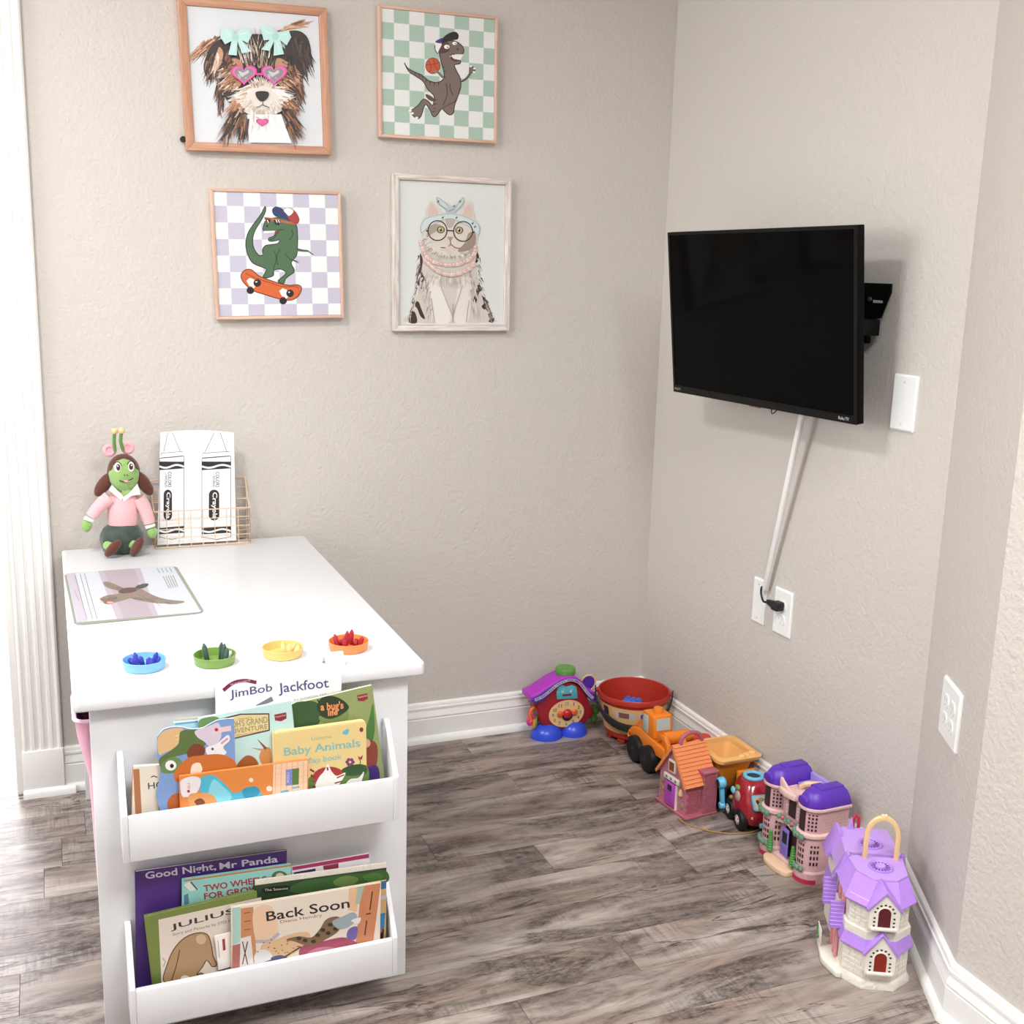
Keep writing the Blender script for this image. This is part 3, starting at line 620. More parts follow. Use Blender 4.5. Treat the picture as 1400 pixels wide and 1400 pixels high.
a.blob([(360, 500), (400, 430), (500, 400), (610, 390), (720, 410), (820, 450), (850, 520), (835, 640), (780, 720), (690, 760), (600, 770), (500, 750), (420, 700), (370, 620)], '#d6cdc3')
a.hair([(400, 600), (430, 690), (520, 745), (610, 760), (700, 750), (790, 690)], lambda x, y: ((x-605)/150, .8), 90, 45, 8, ['#c2b8ad', '#ddd6cd', '#a5998d', '#e4dfd8'], 22)
a.blob([(560, 400), (610, 420), (655, 400), (640, 480), (600, 520), (570, 480)], '#b8aba0'); a.blob([(770, 560), (825, 580), (815, 680), (740, 720), (670, 720), (730, 650)], '#9b877a'); a.blob([(430, 500), (500, 490), (540, 520), (460, 560), (400, 600)], '#a89a8e')
a.oblob([(352, 500), (390, 440), (490, 410), (580, 400), (640, 400), (750, 430), (850, 490), (855, 560), (840, 580), (790, 520), (690, 470), (620, 440), (540, 450), (420, 510), (360, 560), (350, 540)], '#c9d6d4', '#8d9a9a', 4, 3)
for p in ([(600, 370), (520, 320), (488, 255), (540, 285), (590, 330)], [(640, 370), (680, 300), (720, 255), (718, 300), (670, 360)]): a.oblob(p, '#bfcfcb', '#7f8b8c', 4)
a.ell((615, 365), 45, 34, '#b4c2c2', rot=-.3); a.line([(590, 375), (640, 355)], 9, '#8790a0')
for x, y in ((640, 330), (660, 430), (800, 480), (820, 510), (500, 290), (690, 290), (540, 430)): a.ell((x, y), 8, 13, '#69727a', 8, .6)
for cx, cy in ((523, 535), (683, 540)):
    a.ell((cx, cy), 34, 31, '#221b18'); a.ell((cx, cy), 26, 25, '#b7ab7d'); a.ell((cx, cy), 9, 17, '#1a1513'); a.ell((cx-6, cy-9), 5, 5, '#f5f3ee')
for cx, cy in ((494, 543), (716, 550)): a.line([(cx+82*math.cos(2*PI*k/36), cy+86*math.sin(2*PI*k/36)) for k in range(37)], 9, '#2a201d')
a.line([(576, 542), (634, 545)], 10, '#2a201d'); a.line([(395, 545), (414, 545)], 14, '#2a201d'); a.line([(797, 555), (815, 560)], 14, '#2a201d')
a.blob([(580, 600), (604, 596), (630, 602), (612, 625), (598, 625)], '#a98b7f'); a.line([(604, 622), (606, 660), (575, 690), (520, 690)], 6, '#5e4d45', smooth=True); a.line([(606, 660), (650, 690), (690, 695)], 6, '#5e4d45', smooth=True)
a.blob([(560, 695), (606, 680), (650, 700), (620, 740), (590, 738)], '#d7c3bb')
PRL = ['#d8b6b0', '#cfaaa4', '#e0c3bd']
path1 = spline([(348, 645), (370, 710), (400, 770), (450, 810), (530, 835), (620, 842), (700, 825), (770, 790), (815, 740), (825, 680)], 5, False)
path2 = spline([(385, 800), (430, 840), (480, 885), (560, 920), (640, 925), (720, 900), (770, 870), (810, 830)], 4, False)
for k, p in enumerate(path1[::2]+path2): a.ell(p, 20, 19, PRL[k % 3], 12); a.ell((p[0]-5, p[1]-6), 6, 6, '#f1e2dd', 8)
a.build('painted_print', t)

# ------------------------------------------------------------------ television, its mount and wiring
TVC = Vector((-0.158, -0.730, 1.322)); TW, TH = 0.73, 0.4322; TYAW, TTILT = 0.058, 0.113
nn = Vector((-math.cos(TYAW), -math.sin(TYAW), 0)); rr = Vector((0, 0, 1)).cross(nn)
uu = Vector((0, 0, 1))*math.cos(TTILT)+nn*math.sin(TTILT); nv = rr.cross(uu).normalized()
if nv.dot(nn) < 0: nv = -nv
tv = thing('television', 'black flat-screen television mounted on the right wall', 'television', TVC)
MT = Matrix(((rr.x, uu.x, nv.x, TVC.x), (rr.y, uu.y, nv.y, TVC.y), (rr.z, uu.z, nv.z, TVC.z), (0, 0, 0, 1)))
BLK = mat('black_plastic', '#040404', 0.6, noise=0.05, spec=0.1); BLKM = mat('black_steel', '#060606', 0.5, spec=0.2)
W2, H2 = TW/2, TH/2
MB(MT).box(-W2, W2, -H2, H2, -0.022, -0.002).build('casing', BLK, tv, bevel=0.002, world=True)
b = MB(MT); b.box(-W2, -W2+.009, -H2, H2, -.002, 0); b.box(W2-.009, W2, -H2, H2, -.002, 0); b.box(-W2+.009, W2-.009, H2-.008, H2, -.002, 0); b.box(-W2+.009, W2-.009, -H2, -H2+.019, -.002, 0)
b.build('bezel', mat('gloss_black_bezel', '#030303', 0.3, spec=0.2), tv, world=True, smooth=False)
MB(MT).box(-W2+.009, W2-.009, -H2+.019, H2-.008, -.0019, -.0012).build('screen', mat('dark_screen_glass', '#010101', 0.10, noise=0, spec=0.05), tv, world=True, smooth=False)
MB(MT).box(-.25, .25, -H2+.03, H2-.10, -.055, -.0221).build('rear_housing', BLK, tv, bevel=0.006, world=True)
for lt, x0, x1, y0, y1, cl in (('PHILIPS', -W2+.006, -W2+.034, -H2+.0065, -H2+.0125, '#9a9a9c'), ('Roku TV', W2-.058, W2-.024, -H2+.006, -H2+.0135, '#c9c9cc')):
    a = Art(MT.translation, nv, mapf=lambda p: MT @ Vector((p[0], p[1], 0.00005))); a.text(lt, (x0, y1), (x1, y1), (x0, y0), cl, .01); a.build('lettering', tv)
b = MB(MT); b.box(-.03, .012, -H2-.004, -H2, -.014, -.006); b.build('sensor_lens', mat('red_sensor', '#a33c3c', 0.4), tv, world=True)
# wall bracket
mt = thing('tv_wall_mount', 'black steel swivel bracket between the television and the right wall', 'wall mount', (0, -0.93, 1.36))
def onx(pts, x): return [(p.y, p.z) for p in (AT(u_, v_, 0, x) for u_, v_ in pts)]
b = MB(); b.prism(onx([(1120, 384), (1219, 388), (1218, 400), (1204, 435), (1186, 437), (1120, 437)], -.016), -0.016, -0.0122, 'yz'); b.build('arm_plate', BLKM, mt, bevel=0.001, world=True)
b = MB(); b.box(-0.012, -0.0008, -0.98, -0.78, 1.28, 1.41); b.build('wall_plate', BLKM, mt, bevel=0.001, world=True)
q_ = onx([(1188, 438), (1150, 456)], -.045); b = MB(); b.box(-0.075, -0.012, q_[0][0], q_[1][0], q_[1][1], q_[0][1]+.002); b.build('swivel_block', BLKM, mt, bevel=0.002, world=True)
b = MB(); b.box(-0.125, -0.050, -0.80, -0.76, 1.29, 1.39); b.build('swivel_arm', BLKM, mt, bevel=0.002, world=True)
b = MB(); b.prism(onx([(1194, 410), (1207, 411), (1207, 414.5), (1194, 414)], -.016), -.0166, -.0161, 'yz'); b.build('slot', mat('slot_grey', '#b8b2ad', 0.6), mt, world=True)
q_ = onx([(1190, 409)], -.016); b = MB(); b.cyl((-0.020, q_[0][0], q_[0][1]), 0.005, 0.004, 12, 'x'); b.build('bolt', mat('zinc_bolt', '#b9b9bb', 0.3, 0.9), mt, world=True)
# hanging cable loop under the screen
lp = MB(); c0 = AT(1058, 560, 0, -0.10)
lp.tube([(c0.x+.004*math.sin(k*.8), c0.y-.012*math.sin(k*.52), c0.z+.022-.032*(1-math.cos(k*.52))/2*1.0) for k in range(13)], 0.0013, 6)
o = lp.build('cable_loop', BLK); tag(o, 'thin black cable loop dangling below the television', 'cable')
# white cord cover from the set down to the outlets
p0 = AT(1098, 566, 0, -0.045); p1 = AT(1047, 806, 0, -0.012)
dirv = (p1-p0).normalized()
cc = thing('cord_cover', 'slim white cord cover running down the wall from the television', 'cord cover', (p1.x, p1.y, p1.z))
b = MB(); sd = Vector((0, 1, 0)).cross(dirv).normalized(); wv = dirv.cross(Vector((1, 0, 0))).normalized()
q = [wv*-.0080, wv*.0080, wv*.0070+Vector((-.008, 0, 0)), wv*-.0070+Vector((-.008, 0, 0))]
p0 = p0-dirv*0.05
b.loft([[tuple(p0+k) for k in q], [tuple(p1+k) for k in q]]); b.build('channel', TRIM, cc, bevel=0.0012, world=True)
b = MB(); q2 = [wv*-.0083, wv*.0083, wv*.0083+Vector((-.0015, 0, 0)), wv*-.0083+Vector((-.0015, 0, 0))]
b.loft([[tuple(p0+k+Vector((.0021, 0, 0))) for k in q2], [tuple(p1+k+Vector((.0021, 0, 0))) for k in q2]]); b.build('base_strip', TRIM, cc, world=True)
# wall plates
PLATE = mat('white_plate_plastic', '#f1f2f0', 0.35, noise=0.01)
def plate(name, label, M, w2, h2, cat='wall plate'):
    t = thing(name, label, cat, M.translation); TM[t.name] = Matrix.Translation(M.translation)
    b = MB(M); b.loft([[(x, y, 0) for x, y in rrect(-w2, w2, -h2, h2, .003)], [(x, y, .003) for x, y in rrect(-w2, w2, -h2, h2, .003)], [(x, y, .0065) for x, y in rrect(-w2+.004, w2-.004, -h2+.004, h2-.004, .003)]])
    b.build('cover_plate', PLATE, t, world=True, angle=25)
    return t
def screw(t, M, x, y, z=.0065):
    MB(M @ Matrix.Translation((x, y, z))).lathe([(.0032, 0), (.0030, .0008), (.0015, .0012)], 12).build('screw', mat('painted_screw', '#d8d8d4', 0.4), t, world=True)
def wallM(p, n): 
    n = Vector(n); r = Vector((0, 0, 1)).cross(n).normalized(); u = n.cross(r)
    return Matrix(((r.x, u.x, n.x, p[0]), (r.y, u.y, n.y, p[1]), (r.z, u.z, n.z, p[2]), (0, 0, 0, 1)))
S = .0385, .0627
M = wallM((-.0002, -1.0753-.0385, 1.157), (-1, 0, 0)); t = plate('blank_wall_plate', 'blank white wall plate with two screws beside the television', M, *S); screw(t, M, 0, .047); screw(t, M, 0, -.047)
yA = AT(1038, 830, 0, 0).y; zA = AT(1038, 830, 0, 0).z
M = wallM((-.0002, AT(1030.8, 820, 0, 0).y-.0285, .5600), (-1, 0, 0)); t = plate('blank_wall_plate', 'blank white wall plate left of the outlet with the black plug', M, .0285, .0627); screw(t, M, 0, -.047); screw(t, M, 0, .047)
def receptacle(t, M, x, y):
    b = MB(M @ Matrix.Translation((x, y, .0062))); pts = []
    for k in range(24):
        th = 2*PI*k/24; pts.append((.0172*math.cos(th), max(-.0142, min(.0142, .0172*math.sin(th)))))
    b.loft([[(px, py, 0) for px, py in pts], [(px*.97, py*.97, .0022) for px, py in pts]]); r = b.build('receptacle', PLATE, t, world=True)
    b = MB(M @ Matrix.Translation((x, y, .0083))); b.box(-.0075, -.0055, -.001, .007, 0, .0003); b.box(.0055, .0075, -.001, .007, 0, .0003); b.cyl((0, -.008, 0), .0022, .0003, 10)
    b.build('slots', mat('slot_shadow', '#bab7b2', 0.6), r, world=True)
M = wallM((-.0002, -.6961-.0385, .5585), (-1, 0, 0)); t = plate('wall_outlet', 'white wall outlet below the television with a black plug in it', M, *S, cat='outlet'); receptacle(t, M, 0, .0195); receptacle(t, M, 0, -.0195); screw(t, M, 0, 0)
MP = M @ Matrix.Translation((0, .0195, .0088))
# power cord and plug
pl = thing('power_cord', 'black power cord with an angled plug in the wall outlet', 'cord', MP.translation)
b = MB(MP); b.prism(rrect(-.015, .013, -.012, .012, .005), .0, .024, 'xy'); b.build('plug', mat('black_plug', '#121113', 0.5), pl, bevel=.003, world=True)
b = MB(MP); b.loft([[( -.012-k*.034, y*(1-k*.45), z*(1-k*.4)+.013-k*.001) for y, z in ((-.010, -.008), (.010, -.008), (.010, .008), (-.010, .008))] for k in (0, .3, .6, 1.0)], True, True); b.build('strain_relief', mat('black_plug', '#121113', 0.5), pl, bevel=.0015, world=True)
e0 = MP @ Vector((-.044, -.001, .012)); top = p1+Vector((-.004, 0, 0.002))
pts = spline([tuple(e0), tuple(e0+Vector((0, .020, -.004))), tuple(e0+Vector((.002, .036, .014))), tuple((e0+Vector((.001, .038, .034)))*.5+top*.5+Vector((0, .004, 0))), tuple(top)], 6, False)
MB().tube(pts, .0030, 8).build('cord', mat('black_plug', '#121113', 0.5), pl, world=True)
# four-hole outlet on the angled wall
d = Vector((X2, Y2-Y1, 0)).normalized(); nw = Vector((d.y, -d.x, 0))
if nw.x > 0: nw = -nw
pc = Vector((0, Y1, 0)); best = HITP(1301.5, 976, (0, Y1, 0), nw)
M = wallM(best+nw*.0002, nw); t = plate('double_wall_outlet', 'white double wall outlet with four receptacles on the angled wall', M, .0627, .0627, cat='outlet')
for x in (-.0225, .0225):
    for y in (-.0195, .0195): receptacle(t, M, x, y)

# ------------------------------------------------------------------ things on the table
ZT = TZ
def CR5(cx, cy, y): return AT(80+cx*.2, 570+cy*.2, 1, y)
doll = thing('plush_doll', 'green-faced plush doll in a pink sweater sitting against the wall', 'doll', (-1.612, -0.095, ZT))
KD = dict(parent=doll, world=True)
GRN = mat('green_plush', '#8fb468', 0.9, noise=0.06, bump=0.35, bscale=500, sheen=0.4); BRN = mat('brown_plush', '#5a2c1e', 0.9, noise=0.12, bump=0.4, bscale=500, sheen=0.3)
KNIT = mat('pink_knit', '#eeb9bd', 0.9, noise=0.05, bump=0.5, bscale=420, sheen=0.3); DKG = mat('dark_green_velvet', '#3b4a41', 0.85, noise=0.25, nscale=60, bump=0.4, bscale=300, sheen=0.3)
WCL = mat('white_cotton', '#f3f1ef', 0.85, bump=0.3, bscale=500)
s = 0.00039
hc = CR5(447, 395, -0.105)
MB().ell(hc, (0.0375, 0.030, 0.0465)).build('head', GRN, **KD)
Mh = Matrix.Rotation(math.radians(-9), 4, 'X')
b = MB(); b.ell(hc+Vector((0, .006, .004)), (0.0405, 0.0335, 0.049), 24, 10, 8, 90, Mh); hair = b.build('hair', BRN, **KD)
b = MB(); b.ell(hc+Vector((0, .012, 0)), (0.0405, 0.026, 0.046), 18, 8, -30, 30); b.build('hair_back', BRN, **KD)
for cx, cy, ex, ey in ((310, 462, 270, 520), (585, 455, 625, 515)):
    p = CR5(cx, cy, -.098); q = CR5(ex, ey, -.100); d = (q-p); ang = math.atan2(d.x, -d.z)
    b = MB(); b.ell(p, (.0165, .016, .036), 14, 9, -90, 90, Matrix.Rotation(-ang, 4, 'Y')); b.build('pigtail', BRN, parent=hair, world=True)
for xs in (((387, 235), (380, 170), (383, 108)), ((442, 228), (425, 170), (430, 105))):
    pts = [CR5(x, y, -.098) for x, y in xs]; b = MB(); b.tube(spline([tuple(p) for p in pts], 4, False), .0042, 8); an = b.build('antenna', mat('dark_green_plush', '#5c8a48', .9, bump=.3, bscale=500), **KD)
    b = MB(); b.ell(pts[-1]+Vector((0, 0, .004)), (.0085, .0085, .0085), 12, 8); b.build('antenna_tip', mat('peach_plush', '#f2c99a', .9, bump=.3, bscale=500), parent=an, world=True)
for cx, cy in ((348, 228), (474, 210)):
    b = MB(); p = CR5(cx, cy, -.088); b.torus(p, .011, .0062, 18, 8, 'y'); b.ell(p, (.010, .004, .010), 12, 8); b.build('ear_pompom', mat('pink_plush', '#efb3bb', .9, bump=.3, bscale=500), **KD)
EYE, PUP = mat('white_felt', '#f4f1ec', .8), mat('brown_thread', '#4a2a26', .7)
for cx, cy, r in ((404, 345, 1), (497, 340, -1)):
    p = CR5(cx, cy, -.133+(.002 if r < 0 else .0015)); b = MB(); b.ell(p, (.0088 if r > 0 else .0075, .0035, .0135), 14, 8); e = b.build('eye', EYE, **KD)
    b = MB(); b.ell(p+Vector((.0012 if r > 0 else -.0005, -.0025, .0005)), (.0052, .0020, .0085), 12, 8); b.build('pupil', PUP, parent=e, world=True)
    b = MB(); b.ell(p+Vector((.0005, -.0042, .004)), (.0016, .0008, .0022), 8, 6); b.build('eye_glint', EYE, parent=e, world=True)
    b = MB(); b.tube([tuple(p+Vector((.010*math.cos(t), -.001, .0145*math.sin(t)))) for t in [.4+k*.38 for k in range(7)]], .0011, 6); b.build('lash', mat('black_thread', '#241a18', .8), parent=e, world=True)
b = MB(); b.tube([tuple(CR5(x, y, -.1355)) for x, y in ((415, 433), (440, 443), (475, 437), (512, 418))], .0011, 6); b.build('mouth', mat('black_thread', '#241a18', .8), **KD)
b = MB(); b.ell(CR5(466, 440, -.1352), (.009, .0015, .0032), 12, 6); b.build('lip', mat('pink_felt', '#d9a0a0', .8), **KD)
for cx in (452, 472):
    b = MB(); b.tube([tuple(CR5(cx-4, 392, -.1365)), tuple(CR5(cx+2, 404, -.1365))], .0010, 6); b.build('nostril', mat('black_thread', '#241a18', .8), **KD)
def ovr(c, rx, ry, n=18): return [(c.x+rx*math.cos(2*PI*i/n), c.y+ry*math.sin(2*PI*i/n), c.z) for i in range(n)]
b = MB(); b.loft([ovr(CR5(440, 490, -.098), .012, .012), ovr(CR5(440, 520, -.098), .030, .020), ovr(CR5(440, 560, -.097), .040, .026), ovr(CR5(440, 640, -.095), .038, .028), ovr(CR5(440, 720, -.093), .038, .030), ovr(CR5(440, 752, -.093), .033, .027)]); sw = b.build('sweater', KNIT, **KD)
b = MB(); b.cyl(CR5(450, 520, -.1), .011, .03, 12); b.build('neck', GRN, **KD)
for pts in ([(365, 465), (345, 500), (430, 575), (445, 545)], [(540, 455), (562, 530), (500, 540), (445, 582), (440, 552), (480, 525)]):
    b = MB(); b.add([tuple(CR5(x, y, -.1245)) for x, y in pts]+[tuple(CR5(x, y, -.119)) for x, y in pts], [list(range(len(pts))), [len(pts)+i for i in range(len(pts))][::-1]]+[(i, (i+1) % len(pts), len(pts)+(i+1) % len(pts), len(pts)+i) for i in range(len(pts))]); b.build('collar', WCL, bevel=.001, **KD)
b = MB(); b.poly = None
b.add([tuple(CR5(x, y, -.1215)) for x, y in ((430, 495), (500, 500), (440, 572))], [(0, 1, 2)]); b.build('shirt_front', GRN, **KD)
for pts, hp, cf in (([(350, 550), (280, 610), (225, 680)], (190, 745), (215, 692)), ([(545, 555), (590, 630), (620, 725)], (640, 790), (622, 735))):
    b = MB(); b.tube(spline([tuple(CR5(x, y, -.107)) for x, y in pts], 4, False), [.0185, .0182, .0178, .0175, .017, .0165, .016, .0155, .015], 12); arm = b.build('sleeve', KNIT, **KD)
    p = CR5(*cf, -.107); q = CR5(*hp, -.110); d = (q-p).normalized()
    b = MB(); b.tube([tuple(p), tuple(p+d*.008)], .0135, 12); b.build('cuff', WCL, parent=arm, world=True)
    b = MB(); b.ell(q, (.0128, .011, .0165), 12, 8); b.ell(q+Vector((.009, -.004, .003)), (.005, .005, .008), 8, 6); b.build('hand', GRN, parent=arm, world=True)
sk = CR5(432, 800, -.096)
def fold(c, rx, ry, amp, n=36): return [(c.x+(rx+amp*math.sin(i*2*PI/n*7))*math.cos(2*PI*i/n), c.y+(ry+amp*math.sin(i*2*PI/n*7))*math.sin(2*PI*i/n), c.z) for i in range(n)]
b = MB(); b.loft([fold(sk+Vector((0, 0, .026)), .033, .027, 0), fold(sk+Vector((0, 0, .017)), .044, .034, .0012), fold(sk+Vector((0, -.003, .0)), .052, .040, .002), fold(sk+Vector((0, -.003, -.014)), .054, .042, .002), fold(Vector((sk.x, sk.y+.002, ZT+.005)), .047, .032, .001), fold(Vector((sk.x, sk.y+.004, ZT+.0002)), .036, .022, 0)]); b.build('skirt', DKG, **KD)
for (cx, cy), (tx, ty), (lx, ly) in (((372, 898), (418, 850), (340, 878)), ((536, 888), (570, 832), (498, 865))):
    p = CR5(cx, cy, -.150); q = CR5(tx, ty, -.150); d = q-p; ang = math.atan2(d.x, d.z)
    b = MB(); l = CR5(lx, ly, -.125); b.tube([tuple(l+Vector((.005, .02, .006))), tuple(l), tuple(p+Vector((0, .008, -.004)))], [.014, .0135, .012], 10); lg = b.build('leg', GRN, **KD)
    b = MB(); b.ell((p.x, p.y, max(p.z, ZT+.0235)), (.0125, .014, .0275), 14, 9, -90, 90, Matrix.Rotation(ang, 4, 'Y')); b.build('shoe', BRN, parent=lg, world=True)

# wire file basket
WIRE = mat('rose_gold_wire', '#e3c7ab', 0.35, 0.25)
bk = thing('wire_basket', 'pale gold wire file basket holding the crayon sheet on the table', 'basket', (-1.408, -0.048, ZT))
KB = dict(parent=bk, world=True)
X0, X1 = -1.532, -1.284
def grid(name, y, z0, z1, nx, nz, x0=X0, x1=X1):
    b = MB()
    for i in range(nx+1): x = x0+(x1-x0)*i/nx; b.tube([(x, y, z0), (x, y, z1)], .0011 if 0 < i < nx else .0017, 6)
    for j in range(nz+1): z = z0+(z1-z0)*j/nz; b.tube([(x0, y, z), (x1, y, z)], .0011 if 0 < j < nz else .0017, 6)
    o = b.build(name, WIRE, **KB); o['kind'] = 'stuff'
zf = ZT+.0025
grid('front_grid', -.082, zf, ZT+.100, 8, 4); grid('middle_grid', -.048, zf, ZT+.118, 8, 4); grid('back_grid', -.012, zf, ZT+.172, 8, 6)
for x in (X0, X1):
    b = MB(); top = [(-.082, .100), (-.048, .118), (-.012, .172)]
    for y, h in top: b.tube([(x, y, zf), (x, y, ZT+h)], .0017, 6)
    b.tube([(x, y, ZT+h) for y, h in top], .0017, 6)
    for z in (0, .03, .06, .09): b.tube([(x, -.082, zf+z), (x, -.012, zf+z)], .0011, 6)
    o = b.build('side_grid', WIRE, **KB); o['kind'] = 'stuff'
b = MB()
for k in range(9): x = X0+(X1-X0)*k/8; b.tube([(x, -.082, zf-.0008), (x, -.012, zf-.0008)], .0011, 6)
o = b.build('floor_grid', WIRE, **KB); o['kind'] = 'stuff'
# the colouring sheet
PAP = mat('white_paper', '#f2f4f5', 0.75, noise=0.005)
py = -0.062
cn = [AT(219.5, 592, 1, py), AT(319.5, 590.5, 1, py), AT(323, 743, 1, py), AT(215, 744, 1, py)]
sh = thing('coloring_sheet', 'white colouring sheet with two crayon outlines standing in the wire basket', 'paper', (-1.408, py, ZT+.006))
top = [AT(219.5+100*k/8, 591.3-3.2*math.sin(PI*k/8), 1, py) for k in range(9)]
pts = [(p.x, p.z) for p in top]+[(cn[2].x, ZT+.0056), (cn[3].x, ZT+.0056)]
MB().prism(pts, py, py+.0006, 'xz').build('sheet', PAP, sh, world=True, smooth=False)
a = Art((0, py, 0), (0, -1, 0), crop=(80, 570, .2)); K = '#2b2523'
for (xl, xr, yt, w2) in ((690, 858, 0, 0), (980, 1178, 0, 14)):
    cx = (xl+xr)/2; L = lambda p, w=3.2: a.line(p, w, K)
    a0, a1 = (748, 778) if xl < 800 else (1065, 1104); e0, e1 = (703, 850) if xl < 800 else (985, 1168)
    L([(a0, 106), (e0+16, 240)]); L([(a1, 106), (e1-18, 236)]); L([(e0, 248), (e1, 236), (e1+2, 266), (e0-2, 280), (e0, 248)])
    L([(xl, 284), (xr, 268)]); L([(xl, 284), (xl, 830)]); L([(xr, 268), (xr, 822)]); L([(xl, 306), (xr, 308)])
    for yb in (306, 745):
        a.poly([(xl, yb+14 if yb > 700 else yb), (xr, yb), (xr, yb+46), (xl, yb+58)], K)
        wv = [(xl+(xr-xl)*k/14, yb+32+10*math.sin(k/14*2*PI*1.05)) for k in range(15)]; a.line(wv, 13, '#f2f4f5')
    L([(xl, 820), (cx, 838), (xr, 818)])
    x0 = xl+(55 if xl < 800 else 92)
    a.text('COLORS', (x0+27, 375), (x0+27, 480), (x0+3, 375), K, .01); a.text('OF THE', (x0-8, 378), (x0-8, 398), (x0-16, 378), K); a.text('WORLD', (x0-2, 400), (x0-2, 480), (x0-18, 400), K, .01)
    ox = xl+57 if xl < 800 else xl+83; hw = 29 if xl < 800 else 36
    a.poly([(ox+hw*math.cos(t), (535 if math.sin(t) < 0 else 670)+38*math.sin(t)) for t in [2*PI*k/28 for k in range(28)]], K)
    a.text('Crayola', (ox+hw*.62, 515), (ox+hw*.62, 695), (ox-hw*.55, 515), '#f2f4f5', .02)
a.build('printed_outline', sh)

# laminated place mat
mz = ZT+.0025
mc = [AT(x, y, 2, mz) for x, y in ((87.5, 784), (241, 773.5), (280, 837), (102, 854.5))]
pm = thing('place_mat', 'laminated place mat with a flying duck on the white table', 'place mat', (-1.62, -.485, ZT))
pts = []
for i in range(4):
    p, q, r = mc[i], mc[(i-1) % 4], mc[(i+1) % 4]; e = .018
    pts += [p+(q-p).normalized()*e, p+((q-p).normalized()+(r-p).normalized())*e*.30, p+(r-p).normalized()*e]
MB().prism([(p.x, p.y) for p in pts], ZT+.0003, mz, 'xy').build('mat_board', mat('grey_green_edge', '#8b8d80', 0.4), pm, world=True, smooth=False)
a = Art((0, 0, mz), (0, 0, 1), crop=(80, 760, 260/1400))
a.poly([(58, 130), (840, 72), (1050, 412), (135, 490)], '#c4c9d0'); a.poly([(60, 130), (125, 125), (215, 485), (140, 490)], '#b7aebd')
a.poly([(290, 112), (600, 90), (735, 440), (430, 465)], '#b3a8b4'); a.poly([(330, 110), (560, 94), (690, 442), (480, 460)], '#a99da6'); 
GB = ['#7c6e62', '#66574b', '#948679']
a.blob([(330, 195), (365, 190), (430, 215), (500, 245), (540, 235), (600, 240), (700, 290), (800, 320), (930, 335), (870, 355), (790, 352), (700, 345), (600, 330), (540, 310), (470, 330), (400, 345), (330, 335), (305, 315), (360, 290), (430, 280), (460, 265), (390, 245), (345, 225)], '#84766b')
a.hair([(540, 300), (650, 320), (780, 335)], lambda x, y: (1, .28), 40, 90, 5, GB, 12); a.hair([(440, 300), (360, 320)], lambda x, y: (-1, .2), 20, 60, 5, GB, 12); a.hair([(350, 205), (450, 240)], lambda x, y: (1, .35), 16, 60, 5, GB, 8)
a.blob([(440, 265), (480, 240), (560, 235), (575, 255), (540, 268), (470, 275)], '#5d4740'); a.blob([(565, 232), (600, 212), (655, 205), (660, 220), (625, 238), (585, 242)], '#3f4a44'); a.poly([(580, 190), (610, 210), (595, 216)], '#dcae93')
a.blob([(330, 345), (370, 325), (410, 330), (400, 350), (355, 355)], '#7c6459'); a.ell((380, 345), 26, 8, '#d29a80')
a.build('printed_picture', pm)
a = Art((0, 0, mz+.00002), (0, 0, 1), crop=(80, 760, 260/1400))
for k in range(4):
    xa, ya, xb, yb = ((120, 140, 210, 468), (158, 132, 250, 466), (190, 128, 285, 466), (118, 250, 150, 330))[k]; a.line([(xa, ya), (xb, yb)], 5, '#77777a' if k < 3 else '#b07f7a')
for k in range(5): a.line([(770+k*18, 150-k*2), (815+k*16, 240-k*3)], 7, '#8d928a'); 
for k in range(4): a.line([(725+k*30, 90-k*2), (745+k*30, 125-k*2)], 8, '#959a92')
o = a.build('printed_lines', pm); o['kind'] = 'stuff'

# crayon cups
def crayon(col_name, col, label, group, base, tip, proto={}):
    t = thing('crayon', label, 'crayon', base, 0, group)
    d = (Vector(tip)-Vector(base)); L = d.length; q = Vector((0, 0, 1)).rotation_difference(d.normalized())
    if col_name not in proto:
        c = mat('wax_'+col_name, col, 0.45, noise=0.04); sv = mat('sleeve_'+col_name, col, 0.7, noise=0.1)
        A = MB().lathe([(.0045, 0), (.0047, .0005), (.0047, .046), (.0045, .0465)], 10).build('paper_sleeve', sv, t)
        B = MB().lathe([(.0043, .046), (.0043, .050), (.0036, .0505), (.0014, .0595), (.0004, .060)], 10).build('wax_tip', c, t)
        proto[col_name] = (A, B)
    else:
        for p in proto[col_name]:
            k = p.copy(); COL.objects.link(k); k.parent = t
    t.rotation_mode = 'QUATERNION'; t.rotation_quaternion = q
    return t
cups = [('light blue', '#7fb9e6', (197, 902), '#9fd0f2'), ('green', '#7a9a4c', (293.5, 895.5), '#8fae63'), ('yellow', '#e5bf74', (386.5, 885.5), '#efcf90'), ('orange', '#ee8b4c', (476.5, 877), '#f3a06a')]
CUPC = []
for nm, col, (px, pyy), c2 in cups:
    p = AT(px, pyy, 2, ZT+.016); CUPC.append(Vector((p.x, p.y, ZT)))
    t = thing('crayon_cup', f'shallow {nm} plastic cup on the table front holding crayons', 'cup', (p.x, p.y, ZT+.0002))
    MB().lathe([(.0340, 0), (.0365, .0012), (.0392, .0175), (.0385, .0185), (.0372, .0178), (.0350, .0030), (.0, .0030)], 32, cap0=True, cap1=False).build('cup_wall', plas('cup_'+nm.replace(' ', '_'), col, 0.4), t)
    MB().torus((0, 0, .0178), .0386, .0011, 32, 6).build('rim', plas('cup_'+nm.replace(' ', '_'), col, 0.4), t)
rc = random.Random(4)
